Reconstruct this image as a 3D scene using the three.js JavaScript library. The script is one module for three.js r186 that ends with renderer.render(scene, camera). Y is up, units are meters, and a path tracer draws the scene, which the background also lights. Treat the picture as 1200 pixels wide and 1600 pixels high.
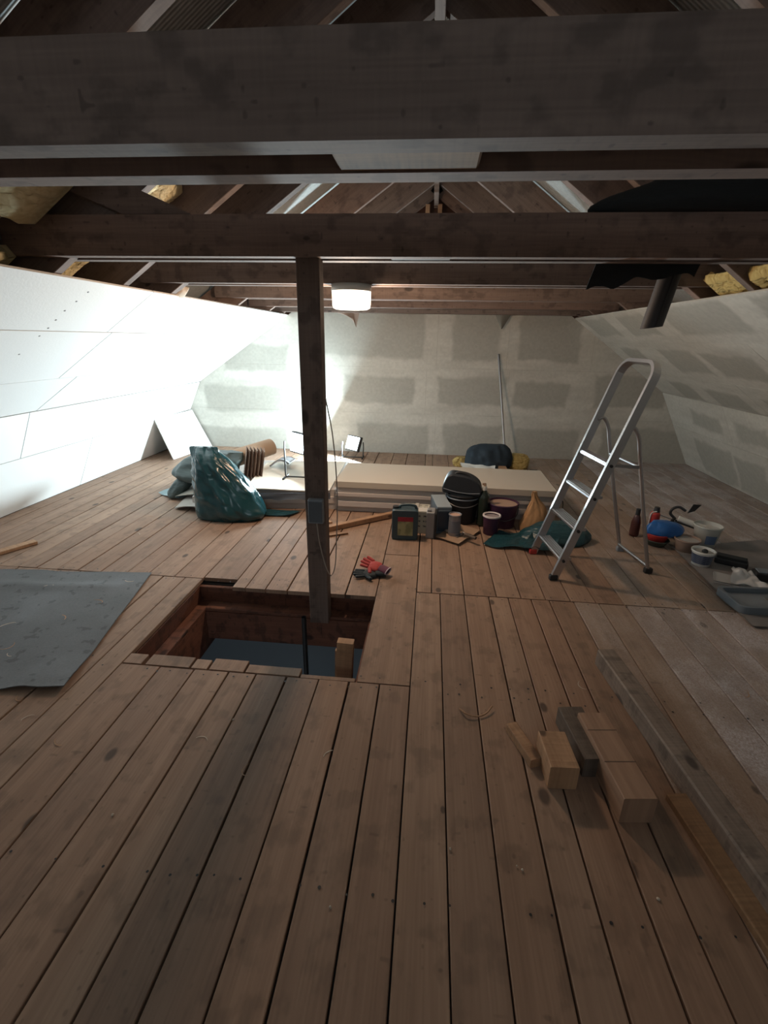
import * as THREE from 'three';
import { mergeGeometries } from 'three/addons/utils/BufferGeometryUtils.js';
import { RoundedBoxGeometry } from 'three/addons/geometries/RoundedBoxGeometry.js';
import { RectAreaLightUniformsLib } from 'three/addons/lights/RectAreaLightUniformsLib.js';

// ---------------------------------------------------------------- camera, sky, lights, exposure
const scene = new THREE.Scene();
scene.background = new THREE.Color(0x8fa3b8);
const camera = new THREE.PerspectiveCamera(94.1, 0.75, 0.05, 60);
camera.position.set(0, 1.5, 0);
camera.rotation.set(-0.3485, 0.0914, 0.0181, 'YXZ');
const renderer = new THREE.WebGLRenderer({ antialias: true });
renderer.toneMapping = THREE.LinearToneMapping;
renderer.toneMappingExposure = 1.0;
renderer.shadowMap.enabled = true;
RectAreaLightUniformsLib.init();
const WORK_LIGHT_A = 115, WORK_LIGHT_B = 1550, CEILING_LAMP = 5.0, DAYLIGHT = 8;   // strengths used by the builders of the lamps
const COOL = new THREE.Color(0.75, 0.93, 1.0), WARM = new THREE.Color(1.0, 0.68, 0.46);

// ---------------------------------------------------------------- helpers
function rng(seed) { let a = seed >>> 0; return () => { a = (a + 0x6D2B79F5) | 0; let t = Math.imul(a ^ (a >>> 15), 1 | a); t = (t + Math.imul(t ^ (t >>> 7), 61 | t)) ^ t; return ((t ^ (t >>> 14)) >>> 0) / 4294967296; }; }
const R = rng(7);
function hash(x, y, z, s) { let h = Math.imul(x, 374761393) ^ Math.imul(y, 668265263) ^ Math.imul(z, 1440662683) ^ Math.imul(s, 974634777); h = Math.imul(h ^ (h >>> 13), 1274126177); return ((h ^ (h >>> 16)) >>> 0) / 4294967296; }
const sm = t => t * t * (3 - 2 * t), lerp = (a, b, t) => a + (b - a) * t, clamp = (x, a = 0, b = 1) => Math.min(b, Math.max(a, x));
const sstep = (a, b, x) => sm(clamp((x - a) / (b - a)));
function noise2(x, y, s = 1, px = 0, py = 0) {
  const x0 = Math.floor(x), y0 = Math.floor(y), fx = sm(x - x0), fy = sm(y - y0);
  const w = (v, p) => p ? ((v % p) + p) % p : v;
  const a = hash(w(x0, px), w(y0, py), 0, s), b = hash(w(x0 + 1, px), w(y0, py), 0, s), c = hash(w(x0, px), w(y0 + 1, py), 0, s), d = hash(w(x0 + 1, px), w(y0 + 1, py), 0, s);
  return lerp(lerp(a, b, fx), lerp(c, d, fx), fy);
}
function noise3(x, y, z, s = 1) {
  const z0 = Math.floor(z), fz = sm(z - z0);
  return lerp(noise2(x + z0 * 17.3, y + z0 * 5.7, s), noise2(x + (z0 + 1) * 17.3, y + (z0 + 1) * 5.7, s), fz);
}
function fbm3(x, y, z, s, o = 4) { let v = 0, a = 0.5; for (let i = 0; i < o; i++) { v += a * noise3(x, y, z, s + i); x *= 2.03; y *= 2.03; z *= 2.03; a *= 0.5; } return v; }
function fbm2(x, y, s, o = 4, px = 0, py = 0) { let v = 0, a = 0.5; for (let i = 0; i < o; i++) { v += a * noise2(x, y, s + i, px, py); x *= 2; y *= 2; px *= 2; py *= 2; a *= 0.5; } return v; }
function makeTex(w, h, sizeX, sizeY, fn, srgb = true) {           // fn(metresX, metresY) -> [r,g,b] 0..1 (sRGB)
  const d = new Uint8Array(w * h * 4);
  for (let j = 0; j < h; j++) for (let i = 0; i < w; i++) {
    const c = fn((i + 0.5) / w * sizeX, (j + 0.5) / h * sizeY), k = (j * w + i) * 4;
    d[k] = clamp(c[0]) * 255; d[k + 1] = clamp(c[1]) * 255; d[k + 2] = clamp(c[2]) * 255; d[k + 3] = 255;
  }
  const t = new THREE.DataTexture(d, w, h); t.wrapS = t.wrapT = THREE.RepeatWrapping;
  t.magFilter = THREE.LinearFilter; t.minFilter = THREE.LinearMipmapLinearFilter; t.generateMipmaps = true;
  if (srgb) t.colorSpace = THREE.SRGBColorSpace;
  t.repeat.set(1 / sizeX, 1 / sizeY); t.needsUpdate = true; return t;
}
const mix3 = (a, b, t) => [lerp(a[0], b[0], t), lerp(a[1], b[1], t), lerp(a[2], b[2], t)];

// names, labels
const used = {};
function numbered(n) { if (!(n in used)) { used[n] = 0; return n; } used[n]++; return n + '_' + String(used[n]).padStart(3, '0'); }
function prep(g) {
  let q = g.index ? g.toNonIndexed() : g;
  for (const k of Object.keys(q.attributes)) if (!['position', 'normal', 'uv'].includes(k)) q.deleteAttribute(k);
  if (!q.attributes.normal) q.computeVertexNormals();
  if (!q.attributes.uv) q.setAttribute('uv', new THREE.BufferAttribute(new Float32Array(q.attributes.position.count * 2), 2));
  return q;
}
function obj(name, geos, mat, parent = scene) {
  const g = Array.isArray(geos) ? (geos.length > 1 ? mergeGeometries(geos.map(prep)) : geos[0]) : geos;
  const m = new THREE.Mesh(g, mat); m.name = parent === scene ? numbered(name) : name;
  m.castShadow = m.receiveShadow = true; parent.add(m); return m;
}
function thing(name, label, category, [x, y, z] = [0, 0, 0], turn = 0, group) {
  const o = new THREE.Group(); o.name = numbered(name); scene.add(o);
  o.position.set(x, y, z); o.rotation.y = turn; o.userData = { label, category }; if (group) o.userData.group = group; return o;
}
function tag(o, label, category, group) { o.userData.label = label; o.userData.category = category; if (group) o.userData.group = group; return o; }
function struct(name) { const o = new THREE.Group(); o.name = numbered(name); o.userData.kind = 'structure'; scene.add(o); return o; }

// geometry
function uvBox(g, along = 'z', ou = 0, ov = 0) {                  // uv in metres, v runs along the grain
  const q = prep(g), p = q.attributes.position, n = q.attributes.normal, uv = q.attributes.uv, L = 'xyz'.indexOf(along);
  const A = [(L + 1) % 3, (L + 2) % 3];
  for (let i = 0; i < p.count; i++) {
    const P = [p.getX(i), p.getY(i), p.getZ(i)], N = [Math.abs(n.getX(i)), Math.abs(n.getY(i)), Math.abs(n.getZ(i))];
    if (N[L] > 0.8) uv.setXY(i, P[A[0]] + ou, P[A[1]] * 0.3 + ov);
    else uv.setXY(i, (N[A[0]] > N[A[1]] ? P[A[1]] + 0.37 : P[A[0]]) + ou, P[L] + ov);
  }
  return q;
}
function beam(w, h, l, c = 0.003, along = 'z', seed = R()) {      // chamfered timber, centred, long axis as asked
  const s = new THREE.Shape(), a = w / 2, b = h / 2;
  s.moveTo(-a + c, -b); s.lineTo(a - c, -b); s.lineTo(a, -b + c); s.lineTo(a, b - c); s.lineTo(a - c, b); s.lineTo(-a + c, b); s.lineTo(-a, b - c); s.lineTo(-a, -b + c); s.closePath();
  const g = new THREE.ExtrudeGeometry(s, { depth: l, bevelEnabled: false }); g.translate(0, 0, -l / 2);
  const q = uvBox(g, 'z', seed * 7.3, seed * 13.7);
  if (along === 'x') q.rotateY(Math.PI / 2); if (along === 'y') q.rotateX(Math.PI / 2);
  return q;
}
function between(g, a, b, up = [0, 1, 0]) {                       // place a z-long geometry from a to b
  const A = new THREE.Vector3(...a), B = new THREE.Vector3(...b), m = new THREE.Matrix4().lookAt(B, A, new THREE.Vector3(...up));
  m.setPosition(A.clone().add(B).multiplyScalar(0.5)); return g.applyMatrix4(m);
}
const dist = (a, b) => Math.hypot(a[0] - b[0], a[1] - b[1], a[2] - b[2]);
function bar(a, b, w, h, c = 0.002, up) { return between(beam(w, h, dist(a, b), c), a, b, up); }
function tube(pts, r, n = 24, k = 8, curve = true) {
  const v = pts.map(p => new THREE.Vector3(...p));
  let c; if (curve) c = new THREE.CatmullRomCurve3(v, false, 'centripetal'); else { c = new THREE.CurvePath(); for (let i = 0; i + 1 < v.length; i++) c.add(new THREE.LineCurve3(v[i], v[i + 1])); }
  return new THREE.TubeGeometry(c, n, r, k);
}
function cyl(rt, rb, h, y0 = 0, n = 24, open = false) { const g = new THREE.CylinderGeometry(rt, rb, h, n, 1, open); g.translate(0, y0 + h / 2, 0); return g; }
function lathe(pts, n = 32) { return new THREE.LatheGeometry(pts.map(p => new THREE.Vector2(...p)), n); }
function rbox(w, h, d, r = 0.006, y0 = 0, seg = 2) { const g = new RoundedBoxGeometry(w, h, d, seg, r); g.translate(0, y0 + h / 2, 0); return g; }
function sheet(fn, nu, nv, th, uvs = [1, 1]) {                    // closed sheet with thickness from fn(u, v) -> [x, y, z]
  const P = [], N = [], e = 1e-3;
  for (let j = 0; j <= nv; j++) for (let i = 0; i <= nu; i++) {
    const u = i / nu, v = j / nv, p = new THREE.Vector3(...fn(u, v));
    const du = new THREE.Vector3(...fn(Math.min(1, u + e), v)).sub(new THREE.Vector3(...fn(Math.max(0, u - e), v)));
    const dv = new THREE.Vector3(...fn(u, Math.min(1, v + e))).sub(new THREE.Vector3(...fn(u, Math.max(0, v - e))));
    P.push(p); N.push(du.cross(dv).normalize());
  }
  const pos = [], uv = [], idx = [], n = P.length, W = nu + 1;
  for (const s of [0.5, -0.5]) for (let k = 0; k < n; k++) { const q = P[k].clone().addScaledVector(N[k], s * th); pos.push(q.x, q.y, q.z); uv.push((k % W) / nu * uvs[0], Math.floor(k / W) / nv * uvs[1]); }
  for (let j = 0; j < nv; j++) for (let i = 0; i < nu; i++) { const a = j * W + i, b = a + 1, c = a + W, d = c + 1; idx.push(a, b, d, a, d, c, n + a, n + d, n + b, n + a, n + c, n + d); }
  const edge = (a, b) => idx.push(a, n + a, n + b, a, n + b, b);
  for (let i = 0; i < nu; i++) { edge(i + 1, i); edge(nv * W + i, nv * W + i + 1); }
  for (let j = 0; j < nv; j++) { edge(j * W, (j + 1) * W); edge((j + 1) * W + nu, j * W + nu); }
  const g = new THREE.BufferGeometry(); g.setAttribute('position', new THREE.Float32BufferAttribute(pos, 3)); g.setAttribute('uv', new THREE.Float32BufferAttribute(uv, 2)); g.setIndex(idx); g.computeVertexNormals(); return g;
}
const bil = (A, B, C, D, u, v) => [0, 1, 2].map(k => lerp(lerp(A[k], B[k], u), lerp(D[k], C[k], u), v));   // A B along u, D C the far edge
function sack(rings, { nt = 64, nh = 44, amp = 0.02, folds = 9, seed = 1, top = 0.5, twist = 2 } = {}) {    // rings: [y, cx, cz, rx, rz]
  const pos = [], uv = [], idx = [];
  for (let j = 0; j <= nh; j++) {
    const t = j / nh, f = t * (rings.length - 1), k = Math.min(rings.length - 2, Math.floor(f)), q = f - k;
    const cr = i => { const g = n => rings[clamp(n, 0, rings.length - 1)][i], a = g(k - 1), b = g(k), c = g(k + 1), d = g(k + 2); return 0.5 * (2 * b + (c - a) * q + (2 * a - 5 * b + 4 * c - d) * q * q + (3 * b - a - 3 * c + d) * q * q * q); };
    const y = cr(0), cx = cr(1), cz = cr(2), rx = Math.max(0.002, cr(3)), rz = Math.max(0.002, cr(4));
    for (let i = 0; i <= nt; i++) {
      const a = i / nt * Math.PI * 2, ca = Math.cos(a), sa = Math.sin(a);
      const fold = Math.sin(folds * a + twist * t * 3 + seed) * 0.5 + Math.sin((folds * 1.7 | 0) * a - twist * t * 4 + seed * 2) * 0.3;
      const cr1 = 1 - Math.abs(2 * fbm3(ca * 2.2 + seed * 3, y * 7, sa * 2.2, seed, 3) / 0.875 - 1);
      const d = (fold * 0.6 * (0.25 + top * t) + (cr1 - 0.6) * 1.5 + (fbm3(ca * 1.3 + 9, y * 4 + seed, sa * 1.3, seed + 9, 3) - 0.45) * 1.6) * amp * (j === 0 || j === nh ? 0.2 : 1);
      pos.push(cx + ca * (rx + d), Math.max(0.002, y + (fbm3(ca * 2, t * 3, sa * 2, seed + 4, 2) - 0.4) * amp * 1.2 * (t > 0.1 && t < 0.95 ? 1 : 0.1)), cz + sa * (rz + d)); uv.push(i / nt, t);
    }
  }
  const W = nt + 1; for (let j = 0; j < nh; j++) for (let i = 0; i < nt; i++) { const a = j * W + i, b = a + 1, c = a + W, d = c + 1; idx.push(a, d, b, a, c, d); }
  const bot = pos.length / 3; pos.push(rings[0][1], rings[0][0] > 0.01 ? rings[0][0] : 0.002, rings[0][2]); uv.push(0.5, 0); const L = rings[rings.length - 1]; pos.push(L[1], L[0], L[2]); uv.push(0.5, 1);
  for (let i = 0; i < nt; i++) { idx.push(bot, i, i + 1); idx.push(bot + 1, nh * W + i + 1, nh * W + i); }
  const g = new THREE.BufferGeometry(); g.setAttribute('position', new THREE.Float32BufferAttribute(pos, 3)); g.setAttribute('uv', new THREE.Float32BufferAttribute(uv, 2)); g.setIndex(idx); g.computeVertexNormals(); return g;
}

// ---------------------------------------------------------------- materials
function woodTex(seed, light, dark, { w = 512, h = 1024, sx = 0.9, sy = 3.0, knots = 9, dirt = 0.25, dust = 0, saw = 0 } = {}) {
  const r = rng(seed), K = []; for (let i = 0; i < knots; i++) K.push([r() * sx, r() * sy, 0.008 + r() * 0.016]);
  return makeTex(w, h, sx, sy, (x, y) => {
    let wx = x, kd = 0;
    for (const [kx, ky, kr] of K) { let dx = x - kx, dy = y - ky; dx -= Math.round(dx / sx) * sx; dy -= Math.round(dy / sy) * sy; const d = Math.hypot(dx, dy * 0.55) / kr; if (d < 6) { wx += Math.sign(dx || 1) * kr * 0.9 * Math.exp(-d * d * 0.12); kd = Math.max(kd, 1 - sstep(0.6, 1.25, d)); } }
    const px = Math.round(sx * 30), py = Math.round(sy * 1.0);
    const g1 = fbm2(wx / sx * px, y / sy * py, seed, 4, px, py), g2 = noise2(wx / sx * px * 7, y / sy * py * 8, seed + 20, px * 7, py * 8), big = fbm2(x / sx * 4, y / sy * 8, seed + 40, 3, 4, 8);
    let t = clamp(0.15 + g1 * 0.75 + (g2 - 0.5) * 0.35 + (big - 0.45) * 0.5);
    let c = mix3(light, dark, t); c = mix3(c, dark.map(v => v * 0.55), kd * 0.8);
    if (saw) { const s = noise2(x * 3, y / sy * Math.round(sy * 220), seed + 50, 0, Math.round(sy * 220)); c = c.map(v => v * (1 + (s - 0.5) * saw)); }
    const sp = fbm2(x / sx * 16, y / sy * 40, seed + 60, 5, 16, 40), sq = noise2(x / sx * 40, y / sy * 130, seed + 65, 40, 130); c = mix3(c, dark.map(v => v * 0.5), clamp(sstep(0.5, 0.72, sp) * dirt + sstep(0.9, 0.97, sq) * dirt * 1.2));
    if (dust) { const a = fbm2(x / sx * 7, y / sy * 14, seed + 70, 4, 7, 14), b = noise2(x / sx * 240, y / sy * 700, seed + 80, 240, 700); c = mix3(c, [0.8, 0.79, 0.8], clamp((0.42 + 0.5 * sstep(0.3, 0.68, a)) * dust * (0.4 + b * 1.0))); }
    return c;
  });
}
const T = {
  floorA: woodTex(11, [0.64, 0.535, 0.455], [0.5, 0.4, 0.335], { dirt: 0.16, knots: 6 }),
  floorB: woodTex(12, [0.66, 0.55, 0.465], [0.52, 0.42, 0.35], { dirt: 0.2, knots: 5 }),
  floorDust: woodTex(13, [0.62, 0.54, 0.475], [0.48, 0.42, 0.37], { dirt: 0.15, dust: 0.75 }),
  floorHalf: woodTex(18, [0.63, 0.54, 0.465], [0.49, 0.41, 0.35], { dirt: 0.16, dust: 0.34, knots: 5 }),
  beam: woodTex(14, [0.54, 0.475, 0.44], [0.42, 0.36, 0.33], { dirt: 0.3, knots: 4, saw: 0.05 }),
  raw: woodTex(15, [0.74, 0.6, 0.47], [0.58, 0.44, 0.33], { dirt: 0.12, saw: 0.12, w: 512, h: 512, sy: 1.5 }),
  grey: woodTex(16, [0.5, 0.45, 0.4], [0.36, 0.31, 0.27], { dirt: 0.3, saw: 0.1, w: 512, h: 512, sy: 1.5 }),
  red: woodTex(17, [0.52, 0.345, 0.265], [0.38, 0.235, 0.18], { dirt: 0.4, w: 512, h: 512, sy: 1.5 }),
};
const M = {};
const std = (o) => new THREE.MeshStandardMaterial({ roughness: 0.85, ...o });
const tints = (map, list, rough = 0.72) => list.map(([r, g, b]) => { const m = std({ map, roughness: rough }); m.color.setRGB(r, g, b); return m; });
M.plankA = [...tints(T.floorA, [[1, 1, 1], [0.93, 0.92, 0.91], [1.0, 0.95, 0.91], [0.88, 0.87, 0.86]]), ...tints(T.floorB, [[1, 1, 1], [0.93, 0.9, 0.88], [0.86, 0.84, 0.82], [0.96, 0.97, 0.97]])];
M.plankDust = tints(T.floorDust, [[1, 1, 1.03], [0.92, 0.93, 0.97], [0.97, 0.96, 0.98]]);
M.plankHalf = tints(T.floorHalf, [[1, 1, 1], [0.93, 0.92, 0.92], [0.97, 0.95, 0.93]]);
M.beams = tints(T.beam, [[1, 1, 1], [0.85, 0.83, 0.82], [1.08, 0.98, 0.93]], 0.8);
M.raw = tints(T.raw, [[1, 1, 1], [0.85, 0.82, 0.8], [0.7, 0.68, 0.66]], 0.75);
M.greyWood = tints(T.grey, [[1, 1, 1], [0.8, 0.8, 0.82]], 0.75);
M.beamTop = tints(T.grey, [[1.35, 1.38, 1.45]], 0.7)[0]; M.dullPlank = tints(T.raw, [[0.6, 0.6, 0.56]], 0.8)[0];
M.redWood = tints(T.red, [[1, 1, 1], [0.75, 0.72, 0.7]], 0.8);
const col = (r, g, b, o = {}) => { const m = std(o); m.color.setRGB(r, g, b); return m; };
const phys = (r, g, b, o = {}) => { const m = new THREE.MeshPhysicalMaterial({ roughness: 0.4, ...o }); m.color.setRGB(r, g, b); return m; };
const fineBump = makeTex(256, 256, 0.25, 0.25, (x, y) => { const v = fbm2(x / 0.25 * 24, y / 0.25 * 24, 91, 4, 24, 24); return [v, v, v]; }, false);
const creaseBump = makeTex(512, 512, 1, 1, (x, y) => { const v = 1 - Math.abs(2 * fbm2(x * 7, y * 7, 92, 4, 7, 7) / 0.94 - 1); return [v, v, v]; }, false);
M.white = col(0.8, 0.81, 0.8, { roughness: 0.8, bumpMap: fineBump, bumpScale: 0.0004 });
M.void = col(0.05, 0.045, 0.04);
M.teal = phys(0.007, 0.055, 0.068, { roughness: 0.25, clearcoat: 0.4, clearcoatRoughness: 0.2, bumpMap: creaseBump, bumpScale: 0.006, side: THREE.DoubleSide });
M.tealDark = phys(0.014, 0.06, 0.075, { roughness: 0.35, bumpMap: creaseBump, bumpScale: 0.006 });
M.darkBag = phys(0.05, 0.075, 0.075, { roughness: 0.5, bumpMap: creaseBump, bumpScale: 0.006 });
M.black = col(0.018, 0.019, 0.021, { roughness: 0.55 });
M.blackCloth = col(0.016, 0.02, 0.022, { roughness: 0.9, bumpMap: fineBump, bumpScale: 0.001 });
M.navyCloth = col(0.016, 0.03, 0.045, { roughness: 0.85, bumpMap: fineBump, bumpScale: 0.001 });
M.alu = col(0.5, 0.5, 0.52, { metalness: 1, roughness: 0.36 });
M.steel = col(0.3, 0.3, 0.31, { metalness: 0.9, roughness: 0.45 });
M.redPlastic = col(0.42, 0.035, 0.03, { roughness: 0.45 });
M.whitePlastic = col(0.72, 0.73, 0.7, { roughness: 0.4 });
M.greyPlastic = col(0.22, 0.25, 0.28, { roughness: 0.5 });
M.kraft = col(0.42, 0.24, 0.115, { roughness: 0.9, bumpMap: creaseBump, bumpScale: 0.003 });
M.card = col(0.36, 0.25, 0.17, { roughness: 0.9 });
M.cardPale = col(0.5, 0.43, 0.35, { roughness: 0.9 });

// ---------------------------------------------------------------- the room shell
// section of the attic: foot, knee, top of boards, ridge
const LB = [-3.62, 0], LK = [-3.19, 0.9], RB = [3.42, 0], RK = [2.93, 0.92], APEX = [-0.044, 3.02];
const ZB = -6.54, ZF = 2.3;
const dirOf = (a, b) => { const l = Math.hypot(b[0] - a[0], b[1] - a[1]); return [(b[0] - a[0]) / l, (b[1] - a[1]) / l]; };
const dLU = dirOf(LK, APEX), dRU = dirOf(RK, APEX), dLL = dirOf(LB, LK), dRL = dirOf(RB, RK);
const lenLU = Math.hypot(APEX[0] - LK[0], APEX[1] - LK[1]), lenRU = Math.hypot(APEX[0] - RK[0], APEX[1] - RK[1]);

// floor: every board its own mesh
const floor = struct('floor');
const H = { x0: -1.43, x1: -0.28, z0: -1.81, z1: -2.575 };        // stair opening
function plank(x0, x1, z0, z1, mats, dy = (R() - 0.5) * 0.003) {   // z0 nearer than z1
  const w = x1 - x0 - 0.004 - R() * 0.004, l = z0 - z1 - 0.004;
  const m = obj('plank', beam(w, 0.026, l, 0.0022), mats[Math.floor(R() * mats.length)], floor);
  m.position.set((x0 + x1) / 2, -0.013 + dy, (z0 + z1) / 2); m.rotation.y = (R() - 0.5) * 0.0012;
}
const run = (list, z0, z1, mats) => { for (let i = 0; i + 1 < list.length; i++) plank(list[i], list[i + 1], z0, z1, typeof mats === 'function' ? mats((list[i] + list[i + 1]) / 2) : mats); };
const series = (a, b, w) => { const o = [a]; while (b - o[o.length - 1] > w * 1.5) o.push(o[o.length - 1] + w * (0.92 + R() * 0.16)); o.push(b); return o; };
const dusty = x => x > 1.24 ? M.plankDust : x > 0.93 ? M.plankHalf : M.plankA;
run([...series(-3.62, -2.0, 0.15), -1.86, -1.7, -1.55, -1.43], ZF, -2.665, M.plankA);
run([-1.43, -1.23, -1.06, -0.89, -0.755, -0.608, -0.455, -0.312, -0.17, -0.028], ZF, -1.79, M.plankA);
run([-0.028, 0.12, 0.27, 0.42, 0.54, 0.68, 0.79, 0.935, 1.085, 1.245, 1.41, 1.56, 1.71, 1.87, ...series(2.03, 3.42, 0.155)], ZF, -2.665, dusty);
run([-0.28, -0.028], -1.795, -3.2, M.plankA);
run([...series(-3.62, -2.61, 0.15), -2.46, -2.31, -2.15, -1.97, -1.82, -1.63, -1.43], -2.67, ZB - 0.01, M.plankA);
plank(-1.43, -1.2, -2.68, ZB - 0.01, M.plankA);
run([-1.2, -1.11, -0.98, -0.84, -0.68, -0.47, -0.28], -2.578, ZB - 0.01, M.plankA);
plank(-0.28, -0.03, -3.203, ZB - 0.01, M.plankA);
run([-0.03, 0.066, 0.27, 0.47, 0.62, 0.77, 0.92, 1.07, 1.24, 1.4, 1.56, 1.72, ...series(1.88, 3.42, 0.17)], -2.67, ZB - 0.01, x => x > 2.0 ? M.plankDust : x > 1.2 ? M.plankHalf : M.plankA);
// short pieces let in along the near edge of the opening
for (const [x0, x1, z0, z1] of [[-1.43, -1.33, -1.795, -1.87], [-1.315, -1.09, -1.795, -1.875], [-1.085, -1.0, -1.795, -1.865], [-0.995, -0.82, -1.795, -1.88], [-0.815, -0.55, -1.795, -1.855]]) { plank(x0, x1, z0, z1, M.plankA, 0.002); }
plank(-0.55, -0.285, -1.795, -1.822, M.plankA, -0.004);
{ // nail heads over the joists
  const g = [], xs = []; for (let x = -3.55; x < 3.4; x += 0.075) xs.push(x);
  for (const z of [-1.76, -1.83, -2.64, -2.7, -0.9, -3.6, -4.5, -5.4]) for (const x of xs) { if (x > H.x0 - 0.02 && x < H.x1 && z < -1.82 && z > -2.6) continue; if (R() < 0.35) continue; const c = new THREE.CircleGeometry(0.0035 + R() * 0.002, 7); c.rotateX(-Math.PI / 2); c.translate(x + (R() - 0.5) * 0.04, 0.0024, z + (R() - 0.5) * 0.015); g.push(c); }
  const m = obj('nail_heads', g, M.black, floor); m.userData.kind = 'stuff';
}
{ // joists and a closed soffit below the boards
  const g = [];
  for (const [x0, x1, z0, z1] of [[-5.2, H.x0 - 0.08, ZF, ZB], [H.x1 + 0.07, 5.2, ZF, ZB], [H.x0 - 0.08, H.x1 + 0.07, ZF, H.z0 + 0.06], [H.x0 - 0.08, H.x1 + 0.07, H.z1 - 0.1, ZB]]) { const b = new THREE.BoxGeometry(x1 - x0, 0.12, z0 - z1); b.translate((x0 + x1) / 2, -0.1, (z0 + z1) / 2); g.push(b); }
  obj('subfloor', g, M.void, floor);
}
// lining of the stair opening
{
  const t = thing('stair_opening_frame', 'reddish brown timber lining framing the open stair hole in the floor', 'hatch frame', [0, 0, 0]);
  const cx = (H.x0 + H.x1) / 2, cz = (H.z0 + H.z1) / 2, rw = M.redWood;
  const put = (n, w, h, d, x, y, z, m, along) => { const l = { x: w, z: d }[along], q = along === 'x' ? beam(d, h, l, 0.003, 'x') : beam(w, h, l, 0.003); const o = obj(n, q, m, t); o.position.set(x, y, z); };
  put('lining_board', 0.03, 0.105, 0.86, H.x0 - 0.017, -0.083, cz - 0.02, rw[1], 'z');
  put('lining_board', 0.03, 0.105, 0.86, H.x1 + 0.017, -0.083, cz - 0.02, rw[1], 'z');
  put('lining_board', 1.15, 0.105, 0.03, cx, -0.083, H.z1 - 0.055, rw[1], 'x');
  put('lining_board', 1.15, 0.105, 0.03, cx, -0.083, H.z0 + 0.04, rw[1], 'x');
  put('ledge', 0.11, 0.022, 0.94, H.x0 + 0.01, -0.148, cz - 0.01, rw[0], 'z');
  put('ledge', 0.08, 0.022, 0.94, H.x1 + 0.01, -0.148, cz - 0.01, rw[0], 'z');
  put('ledge', 1.06, 0.022, 0.1, cx + 0.02, -0.146, H.z1 - 0.005, rw[0], 'x');
  put('ledge', 1.06, 0.022, 0.08, cx + 0.02, -0.146, H.z0 + 0.03, rw[0], 'x');
  put('apron_board', 0.028, 0.26, 0.9, H.x0 + 0.05, -0.29, cz, rw[0], 'z');
  put('apron_board', 0.028, 0.26, 0.9, H.x1 - 0.016, -0.29, cz, rw[1], 'z');
  put('apron_board', 1.08, 0.2, 0.028, cx + 0.015, -0.26, H.z1 + 0.032, rw[0], 'x');
  put('apron_board', 1.08, 0.26, 0.028, cx + 0.015, -0.29, H.z0 + 0.01, rw[0], 'x');
}
// the room underneath
{
  const w = struct('wall_below'), m = col(0.3, 0.34, 0.37, { bumpMap: fineBump, bumpScale: 0.001 });
  const B = (n, sx, sy, sz, x, y, z) => { const o = obj(n, new THREE.BoxGeometry(sx, sy, sz), m, w); o.position.set(x, y, z); };
  B('wall_panel', 2.8, 2.3, 0.1, -0.9, -1.55, -3.25); B('wall_panel', 2.8, 2.3, 0.1, -0.9, -1.55, -0.95); B('wall_panel', 0.1, 2.3, 2.3, -2.3, -1.55, -2.1); B('wall_panel', 0.1, 2.3, 2.3, 0.5, -1.55, -2.1); B('lower_floor', 2.9, 0.1, 2.5, -0.9, -2.72, -2.1);
  for (const [sx, sz, x, z] of [[0.8, 2.3, -1.85, -2.1], [0.75, 2.3, 0.13, -2.1], [1.25, 0.6, -0.86, -2.97], [1.25, 0.85, -0.86, -1.36]]) B('soffit_panel', sx, 0.03, sz, x, -0.4, z);
}

{ // window of the room underneath
  const w = struct('window_2'), glow = new THREE.MeshStandardMaterial({ color: 0xdfe8ee, emissive: new THREE.Color(0.8, 0.93, 1.0), emissiveIntensity: 0.6 });
  const p = obj('pane', new THREE.BoxGeometry(0.8, 0.7, 0.01), glow, w); p.position.set(-0.9, -1.5, -1.005);
  for (const [x, y, sx, sy] of [[-0.9, -1.13, 0.9, 0.05], [-0.9, -1.87, 0.9, 0.05], [-1.325, -1.5, 0.05, 0.7], [-0.475, -1.5, 0.05, 0.7]]) obj('window_frame', new THREE.BoxGeometry(sx, sy, 0.04), M.raw[2], w).position.set(x, y, -1.01);
  const L = new THREE.RectAreaLight(new THREE.Color(0.85, 0.94, 1.0), 0.9, 0.8, 0.7); L.position.set(-0.9, -1.5, -1.02); w.add(L);
}

// plasterboard walls
function compoundTex(sx, sy, w, h, fields, board, plaster, seed) { // grey boards with pale filler worked over joints
  return makeTex(w, h, sx, sy, (x, y) => {
    const wx = x + (fbm2(x * 3.2, y * 3.2, seed, 3) - 0.44) * 0.13, wy = y + (fbm2(x * 3.2 + 50, y * 3.2, seed + 5, 3) - 0.44) * 0.11;
    let d = 1; for (const [x0, x1, y0, y1] of fields) { const dx = Math.max(x0 - wx, wx - x1), dy = Math.max(y0 - wy, wy - y1); d = Math.min(d, Math.max(dx, dy)); }
    const n = fbm2(x * 9, y * 9, seed + 9, 4), f = sstep(-0.03, 0.035, d + (n - 0.47) * 0.05);
    const sw = fbm2(x * 2, y * 11, seed + 12, 3);
    let c = mix3(board, plaster, f * (0.72 + (sw - 0.45) * 0.75)); const g = 1 + (fbm2(x * 40, y * 40, seed + 14, 2) - 0.37) * 0.1; return c.map(v => v * g);
  });
}
const BOARD = [0.66, 0.655, 0.625], FILL = [0.8, 0.795, 0.765];
const panelT = 0.0125;
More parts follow.
